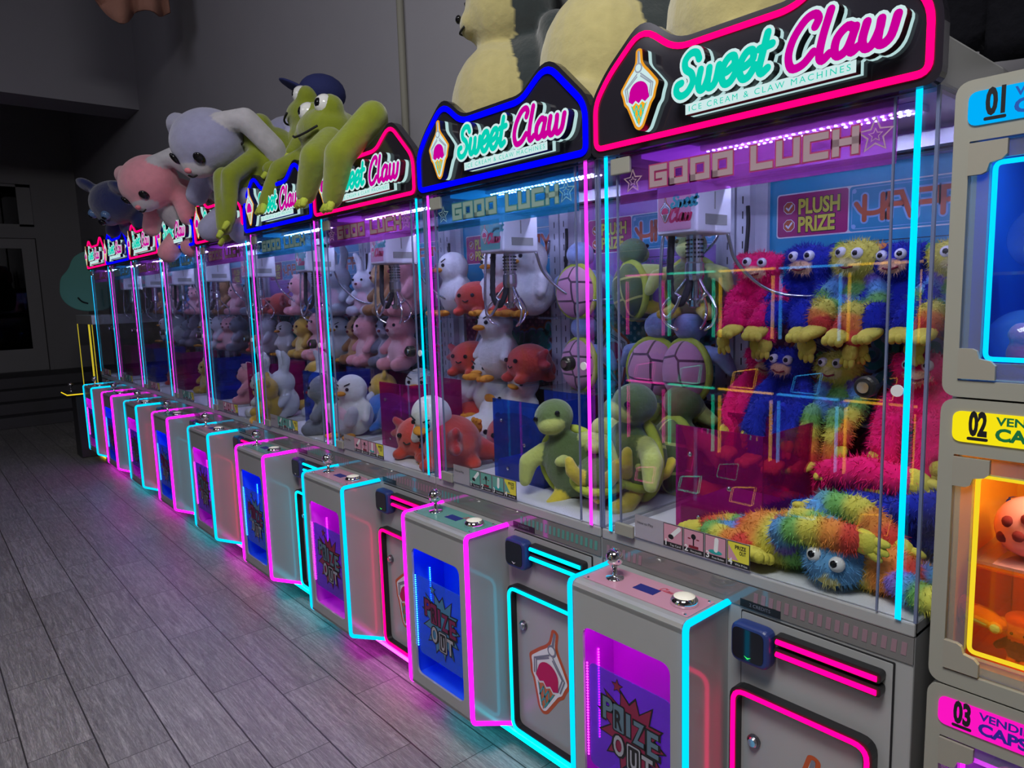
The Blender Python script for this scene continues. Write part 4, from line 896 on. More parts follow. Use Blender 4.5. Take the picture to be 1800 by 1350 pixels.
wi = S_(MB().box(X - .04, DY0, 2.92, X, DY0 + .05, 3.58).box(X - .04, DY1 - .19, 2.92, X, DY1, 3.58).box(X - .04, DY0, 2.92, X, DY1, 2.96).box(X - .04, DY0, 3.54, X, DY1, 3.58).build('window_1', 'door_paint'))
MB().box(X - .03, DY0 + .05, 2.96, X - .022, DY1 - .19, 3.54).build('window_glass', 'night_glass', wi)
S_(MB().box(XL, -5.2, PZ, XL + .015, DY0 - .05, PZ + .12).box(XL, DY1 + .05, PZ, XL + .015, YB, PZ + .12).build('baseboard_left', 'wall_far_paint'))
S_(MB().box(XL - .9, DY0 - 1, PZ - .2, XL - .8, DY1 + 1, 3.9).build('wall_outside', 'black_cloth'))
# wall conduit, drape up high, black cloth on the first machine
S_(MB().tube([(-3.17, YB - .022, 0.0), (-3.17, YB - .022, ZC)], .022, 10).build('trim_5', 'trim_olive', smooth=True))
S_(MB().tube([(-.35, YB - .022, 0.0), (-.35, YB - .022, ZC)], .022, 10).build('trim_6', 'trim_olive', smooth=True))

# ---------------------------------------------------------------- capsule vending machines
def capsule_machine(label, loc, tiers):
    """stack of lit window units; tiers: (number, label glow, word colour, neon, back colour)"""
    t = thing('capsule_vending_machine', label, 'vending machine', loc, group=None); w, h, dp = .62, .573, .48
    MB().box(.01, .02, .0, w - .01, dp, .264).build('plinth', 'capsule_frame', t, bevel=.006)
    for i, (num, lg, wc, nc, back, inner) in enumerate(tiers):
        zt = 1.983 - i * h; zb = zt - h + .004
        N = 6; outer = rrect(0, zb, w, zt, .028, N); inn = rrect(.026, zt - .538, w - .026, zt - .106, .002, N)
        u = MB().ring(outer, inn, .0, 0, .05); u.box(.002, .05, zb + .002, .018, dp, zt - .002).box(w - .018, .05, zb + .002, w - .002, dp, zt - .002).box(.018, .05, zt - .02, w - .018, dp, zt - .002).box(.018, .05, zb + .002, w - .018, dp, zb + .02)
        un = u.build('window_unit', 'capsule_frame', t, bevel=.004)
        MB().add([(.02, .06, zb + .022), (.02, dp - .01, zb + .022), (.02, dp - .01, zt - .022), (.02, .06, zt - .022), (w - .02, .06, zb + .022), (w - .02, dp - .01, zb + .022), (w - .02, dp - .01, zt - .022), (w - .02, .06, zt - .022)],
                 [(0, 1, 2, 3), (5, 4, 7, 6), (1, 5, 6, 2), (0, 4, 5, 1), (3, 2, 6, 7)]).build('unit_lining', back, un)
        MB().prism(rrect(.022, zt - .080, w - .03, zt - .022, .016, 5), 'y', -.003, .0).build('number_label', lg, un)
        m = MB(); zc = zt - .072
        m.text('0%d' % num, .064, zc + .008, .060, -.0042, 0, bold=.05, width=.030); m.prism(rrect(.047, zc - .003, .081, zc + .003, .003, 2), 'y', -.0042, -.003, 0)
        m.text('VENDING', .092, zc + .030, .021, -.0042, 1, bold=.03, center=False, xs=1.15); m.text('CAPSULE', .092, zc + .002, .031, -.0042, 1, bold=.045, center=False, xs=1.1)
        m.build('label_lettering', ['print_black', wc], un)
        dz0, dz1 = zt - .534, zt - .110
        dr = MB().ring(rrect(.028, dz0, w - .028, dz1, .003, N), rrect(.058, dz0 + .03, w - .058, dz1 - .03, .004, N), .006, 0, .02).build('unit_door', 'door_clear', t)
        MB().box(.03, .010, dz0 + .002, w - .03, .015, dz1 - .002).build('door_pane', 'glass_clear', dr)
        for sx in (0, 1):
            for sz in (0, 1):
                a = [(.0, .0), (.060, .0), (.060, -.026), (.052, -.034), (.034, -.038), (.030, -.052), (.022, -.056), (.0, -.056)]
                P = [((.026 + q if sx == 0 else w - .026 - q), (dz1 + r if sz == 0 else dz0 - r)) for q, r in a]
                if (sx + sz) % 2 == 0: P = P[::-1]
                MB().prism(P, 'y', -.004, .006).build('corner_bracket', 'bracket_grey', dr)
        P = rrect(.062, dz0 + .036, w - .062, dz1 - .036, .012, 4); MB().tube([(a, .024, b) for a, b in P], .0045, 8, True).build('window_neon', nc, un, smooth=True)
        MB().box(.03, .10, zt - .345, w - .03, .44, zt - .339).build('unit_shelf', 'glass_shelf', un)
    return t
clear('door_clear', (0.75, 0.78, 0.85), 1.45, diffuse=0.25, dcol=(0.4, 0.42, 0.46)); clear('capsule_clear', (0.93, 0.95, 1.0), 1.35, diffuse=0.06, dcol=(0.6, 0.7, 0.9))
clear('capsule_blue', (0.55, 0.75, 1.0), 1.4, diffuse=0.2, dcol=(0.1, 0.35, 0.9))
glow('label_blue', lin(0, 175, 250)); glow('label_yellow', lin(245, 225, 20)); glow('label_pink', lin(250, 20, 190))
prin('word_blue', lin(0, 90, 190), 0.5); prin('word_green', lin(20, 130, 70), 0.5); prin('word_indigo', lin(60, 40, 190), 0.5)
prin('unit_blue', lin(20, 90, 190), 0.4); prin('unit_amber', lin(235, 150, 30), 0.4); prin('unit_violet', lin(170, 70, 200), 0.4)
cvm = capsule_machine('tall grey capsule vending machine with numbered lit windows beside the pink-signed claw machine', (.030, -.020, 0),
                [(1, 'label_blue', 'word_blue', 'neon_cyan', 'unit_blue', None), (2, 'label_yellow', 'word_green', 'neon_yellow', 'unit_amber', None), (3, 'label_pink', 'word_indigo', 'neon_magenta', 'unit_violet', None)])
for i, (c, p_) in enumerate((((0.35, 0.65, 1.0), 2.5), ((1.0, 0.75, 0.3), 3.0), ((1.0, 0.5, 1.0), 1.6))):
    l = bpy.data.lights.new('unit_lamp', 'AREA'); l.shape = 'RECTANGLE'; l.size, l.size_y = .4, .03; l.energy = p_; l.color = c
    o = bpy.data.objects.new('unit_lamp', l); COL.objects.link(o); o.location = (.34, .09, 1.983 - i * .573 - .028)
# things inside the lit windows
t = thing('toy_capsule', 'blue tinted capsule with a pink toy inside, in window 01 of the vending machine', 'toy capsule', (.118, .14, 1.435))
MB().ell((0, 0, .068), .068, None, 24, 16).build('capsule_shell', 'capsule_blue', t, True)
body('toy', [('e', (0, 0, .05), (.03, .026, .03), None, lin(235, 90, 130)), ('e', (0, -.008, .088), (.026, .024, .024), None, lin(240, 120, 150))], .006, t)
t = thing('toy_capsule', 'clear capsule on the upper shelf of window 01 in the vending machine', 'toy capsule', (.138, .16, 1.6445)); MB().ell((0, 0, .062), .062, None, 24, 16).build('capsule_shell', 'capsule_clear', t, True)
MB().ell((0, 0, .045), (.035, .035, .03), None, 14, 9).build('paper_wrap', 'white_print', t, True)
prin('ball_pink', lin(240, 150, 175), 0.2, vary=0.2, bscale=30)
t = thing('toy_capsule', 'pink printed ball with red spots on the shelf in window 02', 'toy capsule', (.142, .17, 1.0715)); MB().ell((0, 0, .062), .062, None, 24, 16).build('capsule_shell', 'ball_pink', t, True)
sp = MB()
for a, b in ((-.5, .3), (.1, .5), (.5, .1), (-.1, -.1), (-.7, -.3)):
    d = Vector((math.sin(a) * math.cos(b), -math.cos(a) * math.cos(b), math.sin(b))); sp.ell(Vector((0, 0, .062)) + d * .0585, (.012, .012, .012), None, 10, 6)
sp.build('red_spot', 'felt_dark_red', t, True)
t = thing('acrylic_display_box', 'orange see-through display box with striped back in window 02', 'display box', (.068, .07, .862))
MB().box(0, 0, 0, .40, .004, .197).box(0, .004, 0, .004, .30, .197).box(.396, .004, 0, .40, .30, .197).box(0, 0, .197, .40, .30, .201).box(0, .0, .0, .40, .30, .004).build('box_wall', 'acrylic_orange', t)
bs = MB()
for i in range(10): bs.box(.006 + i * .039, .296, .004, .006 + i * .039 + .039, .30, .197, i % 2)
bs.build('striped_back', ['unit_amber', 'print_orange'], t)
MB().flat([(.03, 0), (.25, 0), (.25, 0.001), (.03, 0.001)], 0).box(.03, .03, .2012, .22, .13, .2022).build('box_card', 'felt_pink', t)
sq = MB(); P = star(0, 0, .03); sq.ribbon(P + [P[0]], .002, 0); sq.xform(Matrix.Translation((.12, .08, .2027)) @ Matrix.Rotation(-PI / 2, 4, 'X')); sq.build('card_star', 'felt_dark_red', t)
t = thing('toy_figure', 'small toy figure in a blue outfit and pink hat inside the orange display box', 'toy figure', (.150, .115, .8665))
body('body', [('e', (0, 0, .03), (.026, .02, .03), None, lin(45, 75, 150)), ('e', (0, 0, .07), (.03, .025, .026), None, lin(240, 215, 170)), ('e', (0, .004, .088), (.031, .026, .018), None, lin(235, 150, 170)), ('t', [(-.022, 0, .04), (-.036, -.01, .03)], .009, lin(45, 75, 150)), ('t', [(.022, 0, .04), (.036, -.01, .03)], .009, lin(45, 75, 150)), ('e', (-.012, -.006, .005), (.011, .014, .007), None, lin(240, 215, 170)), ('e', (.012, -.006, .005), (.011, .014, .007), None, lin(240, 215, 170))], .004, t)
for s in (-1, 1): bead(t, (s * .011, -.0245, .068), .003)
t = thing('toy_capsule', 'violet capsule behind the top of window 03', 'toy capsule', (.15, .14, .485)); MB().ell((0, 0, .065), .065, None, 24, 16).build('capsule_shell', 'ball_pink', t, True)

# capsule machines across the aisle: the photo shows them as neon outlines mirrored in the claw machine glass
prin('aisle_body', (0.05, 0.05, 0.055), 0.5)
def aisle_unit(x0, x1, neon, label):
    t = thing('aisle_vending_machine', label, 'vending machine', ((x0 + x1) / 2, -2.0, 0), (0, 0, PI), 'lit vending machines mirrored in the glass'); w = (x1 - x0) / 2 - .006
    MB().box(-w, .0, .03, w, .42, 1.78).build('housing', 'aisle_body', t, bevel=.008)
    for z in (1.72, 1.056):
        MB().box(-w + .006, -.004, z - .006, w - .006, 0, z + .006).build('neon_bar', neon, t)
        for s in (-1, 1): MB().box(s * (w - .014) - .004, -.004, z - .37, s * (w - .014) + .004, 0, z - .036).build('neon_bar', neon, t)
        q = [(-.075, z - .535), (.065, z - .56), (.085, z - .645), (-.055, z - .645)]
        mb = MB(); P = round_poly(q, .008, 3); mb.tube([(a, -.003, b) for a, b in P], .0022, 6, True); mb.build('outlet_neon', neon, t)
        MB().box(-w + .03, -.003, z - .37, w - .03, -.001, z - .036).build('window_pane', 'screen_black', t)
prin('aisle_body', (0.05, 0.05, 0.055), 0.5)
AX = [(-2.440, -2.122, 'neon_hot', 'pink neon vending machine outline mirrored at the left of the claw machine glass'), (-2.118, -1.772, 'neon_teal', 'green neon vending machine outline mirrored in the claw machine glass'),
      (-1.768, -1.412, 'neon_amber', 'yellow neon vending machine outline mirrored beside the blue one'), (-1.408, -1.058, 'neon_sky', 'blue neon vending machine outline mirrored in the claw machine glass'), (-1.054, -.70, 'neon_amber', 'yellow neon vending machine outline mirrored near the cyan light strip')]
glow('neon_amber', (1.0, 0.55, 0.02), 6.0); MATS['neon_hot2'] = MATS['neon_hot']
glow('aisle_hot', (1.0, 0.03, 0.4), 6.0); glow('aisle_teal', (0.02, 0.8, 0.45), 6.0); glow('aisle_sky', (0.05, 0.45, 1.0), 6.0)
for a, b, n, l in AX: aisle_unit(a, b, {'neon_hot': 'aisle_hot', 'neon_teal': 'aisle_teal', 'neon_sky': 'aisle_sky'}.get(n, n), l)
# ---------------------------------------------------------------- the row of nine claw machines
LAB = ['claw machine with a pink-edged sign standing right beside the capsule vending machine', 'blue-edged claw machine second from the capsule vending machine, green turtles inside',
       'pink-edged claw machine third from the capsule vending machine, frog leg over its sign', 'blue-edged claw machine under the lime green frogs, fourth from the capsule vending machine',
       'pink-edged claw machine under the pale long-eared plush, fifth from the capsule vending machine', 'blue-edged claw machine under the pink plush ears, sixth from the capsule vending machine',
       'pink-edged claw machine seventh from the capsule vending machine, sign half behind plush', 'blue-edged claw machine under the navy plush, second from the dark end of the row',
       'pink-edged claw machine at the dark far end of the row beside the yellow-lit machine']
mA = claw_machine(True, LAB[0]); mB = claw_machine(False, LAB[1])
for k in range(1, 10):
    m = mA if k == 1 else mB if k == 2 else dup(mA if k % 2 else mB, LAB[k - 1])
    m.location = (-W * k, 0, 0)
def at(k, x, y, z): return (-W * k + x, y, z)
def put(o, k, x, y, z, rot=(0, 0, 0), s=1.0):
    o.location = at(k, x, y, z); o.rotation_euler = rot; o.scale = (s, s, s); return o
SH, MD, FL = 1.5305, 1.2355, .9225
G1, G2, G3 = 'monkeys on the top shelf', 'monkeys on the middle shelf', 'monkeys lying on the play floor'
# machine 1: shaggy monkeys
put(monkey('pink shaggy monkey on the top shelf, first beside the white post', HOTPINK, seed=1, leg=.12), 1, .150, .60, SH, (0, .08, .15), .92)['group'] = G1
put(monkey('blue shaggy monkey on the top shelf between the pink and the rainbow monkey', ROYAL, seed=2, leg=.12), 1, .29, .62, SH, (0, 0, -.1), .98)['group'] = G1
put(monkey('rainbow shaggy monkey on the top shelf between two blue ones', ROYAL, True, seed=3, leg=.12), 1, .455, .60, SH, (0, .1, -.2), .98)['group'] = G1
o = monkey('blue shaggy monkey on the top shelf right of the rainbow one', ROYAL, seed=4, leg=.12); put(o, 1, .585, .60, SH, (0, -.05, 0), .92)['group'] = G1
o2 = monkey('rainbow shaggy monkey on the top shelf behind the cyan light strip', ROYAL, True, seed=5, leg=.12); put(o2, 1, .71, .61, SH, (0, 0, .2), .92)['group'] = G1
put(monkey('pink shaggy monkey on the middle shelf leaning behind the blue one', HOTPINK, seed=6), 1, .16, .60, MD, (0, .1, .3), .88)['group'] = G2
put(monkey('blue shaggy monkey on the middle shelf with dangling legs', ROYAL, seed=7), 1, .275, .56, MD, (0, .05, -.1), .90)['group'] = G2
put(monkey('rainbow shaggy monkey sitting on the middle shelf', ROYAL, True, seed=8), 1, .435, .57, MD, (0, 0, -.15), .88)['group'] = G2
put(monkey('pink shaggy monkey on the middle shelf at the far right end', HOTPINK, seed=9), 1, .66, .56, MD, (0, 0, 0), .92)['group'] = G2
put(monkey('pink shaggy monkey sprawled on the play floor against the chute', HOTPINK, pose='lie'), 1, .43, .57, FL + .01, (0, 0, -.30), 1.25)['group'] = G3
put(monkey('rainbow shaggy monkey lying at the glass behind the instruction strip', ROYAL, True, 'lie'), 1, .50, .135, FL, (0, 0, -.12), .95)['group'] = G3
put(monkey('blue shaggy monkey lying on its side on the play floor', ROYAL, pose='lie'), 1, .64, .40, FL, (0, 0, .2), 1.15)['group'] = G3
put(monkey('rainbow shaggy monkey lying in the near glass corner by the light strip', ROYAL, True, 'lie'), 1, .70, .15, FL, (0, 0, 2.9), .85)['group'] = G3
# machine 2: turtles
T1 = turtle('green turtle plush leaning on the top shelf beside the claw'); put(T1, 2, .52, .60, SH, (0, .2, PI - .3), .95)
put(dup(T1, 'yellow-bellied turtle plush on the top shelf right of the claw'), 2, .75, .60, SH, (0, 0, .3), .95)
T2 = turtle('pink-shelled turtle plush on the middle shelf, first of two showing their shells', True); put(T2, 2, .585, .60, MD, (0, -.1, PI + .2), 1.0)
put(dup(T2, 'pink-shelled turtle plush on the middle shelf nearest the white post'), 2, .755, .60, MD, (0, .05, PI - .1), 1.0)
put(dup(T2, 'pink-shelled turtle plush on the top shelf by the magenta light strip'), 2, .215, .60, SH, (0, 0, PI + .1), .95)
put(dup(T2, 'pink-shelled turtle plush on the middle shelf behind the door lock'), 2, .23, .60, MD, (0, 0, PI - .1), .95)
G = 'green turtles piled on the play floor'
for i, (x, y, z, r, s, l) in enumerate([
    (.575, .22, FL, (.1, -.3, .4), 1.15, 'green turtle plush sitting up beside the blue chute'), (.70, .30, FL + .02, (0, .2, -.3), 1.25, 'green turtle plush with raised yellow flipper at the pile top'),
    (.725, .11, FL + .09, (-1.3, 0, .5), .9, 'light green turtle plush lying flat at the front glass'), (.80, .25, FL + .09, (-1.2, .3, 1.2), 1.0, 'green turtle plush on its belly behind the magenta light strip'),
    (.62, .45, FL, (0, -.2, .9), 1.1, 'green turtle plush in the back of the pile'), (.77, .50, FL, (.1, .1, PI - .4), 1.2, 'green turtle plush showing its shell seams toward the magenta chute'),
    (.78, .62, FL + .05, (0, -.7, .2), 1.15, 'green turtle plush leaning high against the rear posts'), (.50, .62, FL, (0, .1, .1), 1.0, 'green turtle plush behind the blue chute')]):
    o = dup(T1, l, G); put(o, 2, x, y, z, r, s)
# machine 3: ducks and axolotls
D1 = duck('white duck plush on the top shelf left of the red axolotl'); put(D1, 3, .215, .60, SH, (0, 0, -.2), 1.1)
D1['label'] = 'white duck plush on the top shelf left of the red axolotl'
A1 = axolotl('red axolotl plush on the top shelf beside the first duck'); put(A1, 3, .39, .60, SH, (0, 0, .3), 1.1)
put(dup(D1, 'white duck plush on the top shelf half behind the claw'), 3, .54, .62, SH, (0, 0, .1), 1.1)
put(dup(A1, 'red axolotl plush on the top shelf right of the claw'), 3, .66, .60, SH, (0, 0, -.3), 1.1)
put(dup(D1, 'white duck plush on the top shelf nearest the white post'), 3, .80, .58, SH, (0, 0, -.1), 1.15)
put(dup(A1, 'red axolotl plush on the middle shelf left of the duck'), 3, .335, .60, MD, (0, 0, .2), 1.15)
put(dup(D1, 'white duck plush in the middle of the middle shelf'), 3, .555, .58, MD, (0, 0, -.1), 1.2)
put(dup(A1, 'red axolotl plush on the middle shelf right of the duck'), 3, .755, .60, MD, (0, 0, -.2), 1.15)
for x, y, z, r, s, src, l in [(.30, .62, FL + .12, (0, 0, 0), 1.1, D1, 'white duck plush on the floor pile, first of the row by the rear wall'), (.47, .60, FL + .12, (0, 0, .1), 1.1, D1, 'white duck plush on the floor pile beside another duck'),
    (.64, .60, FL + .10, (0, .3, .2), 1.0, D1, 'white duck plush on the floor pile behind the blue chute'), (.36, .60, FL, (0, 0, .4), 1.3, A1, 'red axolotl plush under the ducks at the rear'), (.56, .58, FL, (0, 0, .1), 1.3, A1, 'red axolotl plush under the duck behind the chute'),
    (.73, .17, FL, (0, 0, -.5), 1.45, A1, 'large red axolotl plush at the front glass'), (.62, .36, FL + .05, (-1.1, 0, .3), 1.1, D1, 'white duck plush lying on its back on the play floor'),
    (.49, .19, FL, (0, 0, .3), 1.25, A1, 'red axolotl plush at the front glass beside the instruction strip'), (.63, .22, FL + .02, (.55, .15, .3), 1.15, D1, 'white duck plush tipped forward against the front glass'), (.80, .45, FL, (0, 0, -.3), 1.3, A1, 'red axolotl plush in the rear corner of the play floor')]:
    put(dup(src, l), 3, x, y, z, r, s)
# machines 4 to 9: mixed plush
PIG = small_animal('pig', 'pink pig plush on the top shelf by the claw cable', lin(235, 160, 165), lin(240, 190, 190), 'point')
BEAR = small_animal('bear', 'brown bear plush on the middle shelf behind the pigs', lin(150, 105, 55), lin(190, 150, 90)); RAB = small_animal('rabbit', 'white rabbit plush on the middle shelf', lin(205, 205, 212), lin(232, 190, 200), 'long')
MOU = small_animal('mouse', 'grey mouse plush between the pigs', lin(110, 115, 130), lin(170, 170, 180)); WH = whale('blue whale plush on the play floor', lin(40, 110, 185), lin(205, 215, 225)); CUB = small_animal('cub', 'yellow cub plush hugging a blue toy on the play floor', lin(205, 165, 55), lin(230, 205, 120))
put(PIG, 4, .70, .58, SH, (0, 0, -.3), 1.25); put(dup(PIG, 'pink pig plush on the middle shelf, the one behind the neon rectangle'), 4, .23, .58, MD, (0, 0, -.2), 1.1); put(dup(PIG, 'pink pig plush on the middle shelf next to the door lock'), 4, .60, .58, MD, (0, 0, .1), 1.15)
put(MOU, 4, .42, .62, MD, (0, 0, .2), 1.1); put(BEAR, 4, .06 + .03, .60, MD, (0, 0, .1), 1.05)
for k, seed in ((4, 1), (5, 2), (6, 3), (7, 4), (8, 5), (9, 6)):
    r = random.Random(seed); nm = {4: 'fourth', 5: 'fifth', 6: 'sixth', 7: 'seventh', 8: 'eighth', 9: 'ninth'}[k]
    for lev, z, pl in ((0, SH, 'top shelf'), (1, MD, 'middle shelf'), (2, FL, 'play floor')):
        n = 3 if lev < 2 else 5 if k < 6 else 3
        for i in range(n):
            if k == 4 and lev < 2 and i in ((2,) if lev == 0 else (0, 1, 2)): continue
            src, w = r.choice([(PIG, 'pink pig'), (BEAR, 'brown bear'), (RAB, 'white rabbit'), (MOU, 'grey mouse'), (WH, 'blue whale'), (CUB, 'yellow cub'), (D1, 'white duck'), (A1, 'red axolotl')])
            x = (.18 + .25 * i if lev < 2 else ((.50, .66, .78, .55, .72) if k < 6 else (.76, .60, .72))[i]) + r.uniform(-.03, .03); y = .60 if lev < 2 else ((.17, .22, .40, .50, .60) if k < 6 else (.30, .58, .62))[i]
            o = dup(src, '%s plush on the %s of the %s claw machine along the row' % (w, pl, nm), 'plush toys in the farther machines')
            put(o, k, x, y, z, (0, 0, r.uniform(-.6, .6)), r.uniform(.85, 1.05) if k > 5 else r.uniform(.95, 1.2))
CUB.location = at(5, .66, .12, FL); CUB.rotation_euler = (0, .3, -.4); WH.location = at(4, .62, .45, FL); WH.scale = (1.3,) * 3
RAB.location = at(4, .70, .12, FL + .06); RAB.rotation_euler = (-1.2, .2, .8)

# ---------------------------------------------------------------- big plush on top of the machines
RT = 2.088
CRM, CHA = lin(176, 165, 110), lin(36, 45, 47)
def big_bear(label, loc, rz, s=1.0, lean=0.0):
    t = thing('plush_bear_large', label, 'plush toy', loc, (0, lean, rz), 'big cream and charcoal bears on the machines', s)
    pr = [('e', (0, .06, .25), (.23, .20, .27), None, CHA), ('e', (0, -.06, .22), (.222, .20, .26), None, CRM), ('e', (0, .03, .60), (.18, .17, .18), None, CHA), ('e', (0, -.045, .585), (.165, .15, .165), None, CRM), ('e', (0, -.17, .54), (.07, .045, .05), None, CRM)]
    for q in (-1, 1):
        pr += [('e', (q * .13, .03, .77), (.06, .045, .06), None, CHA), ('t', [(q * .18, .12, .46), (q * .245, .12, .32), (q * .245, .08, .20)], [.07, .065, .055], CHA), ('t', [(q * .12, -.08, .08), (q * .15, -.22, .08)], [.09, .08], CRM)]
    b, _, _ = body('body', pr, .012, t, 'plush_large', 6)
    for q in (-1, 1): line(t, [(q * .04, -.188, .632), (q * .08, -.178, .624), (q * .115, -.155, .632)], .0045, name='eyelid')
    bead(t, (0, -.216, .56), (.02, .012, .015), 'eye_black', 'nose'); line(t, [(-.045, -.198, .52), (0, -.213, .512), (.045, -.198, .52)], .004)
    MB().prism([(-.02, -.035), (.02, -.035), (.02, .02), (0, .035), (-.02, .02)], 'y', -.001, .001).xform(Matrix.Translation((.19, .12, .60)) @ Matrix.Rotation(1.4, 4, 'Z')).build('paper_tag', 'tag_paper', t)
big_bear('big cream bear slumped on the blue-signed machine, its face in profile', (-1.60, .38, RT), -.62, 1.02, 0)
big_bear('big cream bear between the blue and the pink sign, head out of frame', (-1.07, .36, RT), -.45, 1.06, 0)
big_bear('big cream bear above the pink sign, only its belly in view', (-.56, .38, RT), -.35, 1.10, 0)
LIME = lin(126, 138, 22)
def frog(label, loc, arms, legs, rot=(0, 0, 0), cap=False, s=1.0):
    t = thing('plush_frog', label, 'plush toy', loc, rot, 'lime green frogs on the machines', s)
    pr = [('e', (0, 0, .2), (.185, .165, .20), None, LIME), ('e', (0, -.06, .30), (.17, .13, .10), None, LIME), ('e', (0, -.10, .14), (.13, .09, .11), None, lin(142, 152, 36))]
    for q in (-1, 1): pr.append(('e', (q * .085, -.07, .385), (.07, .065, .065), None, LIME))
    for a in arms: pr.append(('t', a, [.05] * (len(a) - 1) + [.035], LIME))
    for a in legs: pr.append(('t', a, [.062] * (len(a) - 1) + [.045], LIME))
    body('body', pr, .014, t, 'plush_large', 5)
    for q in (-1, 1): eye(t, (q * .087, -.098, .395), .05, (q * .2, -1, .15), pr=.5)
    line(t, [(-.13, -.165, .285), (-.05, -.19, .265), (.05, -.19, .265), (.13, -.165, .285)], .006, name='mouth')
    for a in legs + arms:
        e = Vector(a[-1]); w = MB()
        for k in (-1, 0, 1): w.tube([e, e + Vector((.035 * k, -.035, -.055))], [.022, .012], 8)
        w.build('webbed_toe', 'felt_lime', t, True)
    if cap:
        c = MB().ell((0, .0, .44), (.13, .13, .10), None, 18, 12); c.ell((0, -.13, .45), (.10, .11, .016), (-.35, 0, 0), 16, 8)
        c.build('cap', 'navy_cloth', t, True)
    MB().prism([(-.018, -.03), (.018, -.03), (.018, .015), (0, .03), (-.018, .015)], 'y', -.001, .001).xform(Matrix.Translation((.185, -.02, .26)) @ Matrix.Rotation(1.2, 4, 'Z')).build('paper_tag', 'tag_paper', t)
frog('lime green frog plush at the left of its pile, legs hanging over the blue sign', (-3.42, .17, RT + .10), [[(.12, -.1, .22), (.2, -.24, .1), (.16, -.26, -.12)]], [[(-.1, -.1, .08), (-.12, -.27, .10), (-.10, -.29, -.18)], [(.06, -.1, .08), (.10, -.27, .10), (.14, -.29, -.16)]], (0, 0, -.35))
frog('lime green frog plush in a navy cap on top of the pile', (-3.28, .36, RT + .24), [[(-.12, -.08, .22), (-.2, -.2, .1)], [(.12, -.06, .2), (.24, -.12, .06)]], [[(-.1, -.1, .06), (-.14, -.24, -.02)], [(.1, -.1, .06), (.14, -.24, -.02)]], (-.1, 0, -.55), True)
frog('lime green frog plush leaning behind the pink-edged sign', (-2.74, .20, RT + .05), [[(-.12, -.1, .2), (-.24, -.2, .14), (-.28, -.27, -.02)]], [[(.12, 0, .12), (.46, -.06, .22), (.66, -.18, .22), (.62, -.32, .06), (.56, -.33, -.10)], [(.10, -.08, .10), (.36, -.22, .17), (.42, -.33, .08), (.34, -.34, -.06)]], (0, 0, 0))
def long_ear(label, loc, rot, c1, c2, s=1.0, droop=0.0):
    t = thing('plush_rabbit_large', label, 'plush toy', loc, rot, 'big long-eared plush on the machines', s)
    pr = [('e', (0, .03, .18), (.15, .14, .18), None, c1), ('e', (0, -.06, .17), (.10, .09, .13), None, c2), ('e', (0, -.02, .42), (.19, .16, .15), None, c1), ('e', (0, -.12, .38), (.10, .08, .07), None, c2)]
    for q in (-1, 1):
        pr += [('t', [(q * .13, .02, .50), (q * .24, .06, .47), (q * .31, .05, .32), (q * .31, .0, .13)], [.04, .055, .055, .03], c2 if q > 0 else c1), ('t', [(q * .12, -.02, .28), (q * .18, -.14, .20)], [.06, .055], c1), ('t', [(q * .08, -.05, .06), (q * .11, -.24, .07)], [.07, .065], c1)]
    body('body', pr, .014, t, 'plush_large', 5)
    for q in (-1, 1): bead(t, (q * .085, -.163, .435), (.026, .014, .032), 'eye_black', 'eye', (.1, 0, q * .4))
    bead(t, (0, -.20, .395), (.02, .012, .014), 'felt_pink', 'nose'); line(t, [(-.03, -.195, .365), (0, -.2, .358), (.03, -.195, .365)], .004)
PPK, PWH, PLL = lin(215, 140, 155), lin(185, 182, 190), lin(150, 150, 185)
long_ear('lilac and white long-eared plush drooping over the pink-edged sign', (-3.70, .18, RT + .09), (.80, .10, .35), PLL, PWH, 1.15)
long_ear('pink and white long-eared plush hanging over the front, left of the lilac one', (-4.66, .16, RT + .06), (.90, -.1, .35), PPK, PWH, 1.1)
long_ear('pale pink long-eared plush lying behind the lilac one', (-4.45, .48, RT + .12), (.2, -.5, -.6), PPK, PWH, 1.05)
long_ear('lilac fluffy plush sitting behind the frogs', (-3.95, .52, RT + .14), (0, 0, -.6), PLL, lin(185, 185, 225), 1.0)
NAV = lin(32, 42, 92)
t = thing('plush_koala', 'navy blue plush hanging head down over the far signs', 'plush toy', (-6.05, .22, RT + .14), (1.0, .15, .35), None, 1.1)
pr = [('e', (0, .03, .18), (.17, .15, .18), None, NAV), ('e', (0, -.02, .40), (.19, .16, .15), None, NAV), ('e', (0, -.10, .16), (.1, .07, .12), None, lin(55, 68, 130)), ('e', (0, -.14, .37), (.09, .05, .06), None, lin(62, 72, 135))]
for q in (-1, 1): pr += [('e', (q * .19, .02, .52), (.085, .035, .08), None, NAV), ('t', [(q * .12, -.02, .28), (q * .18, -.14, .20)], [.06, .055], NAV), ('t', [(q * .08, -.05, .06), (q * .11, -.2, .07)], [.07, .065], NAV)]
body('body', pr, .014, t, 'plush_large', 5)
for q in (-1, 1): eye(t, (q * .075, -.155, .44), .034, (q * .2, -1, 0), 'eye_blue', .6)
bead(t, (0, -.19, .395), (.03, .02, .024), 'eye_black', 'nose')
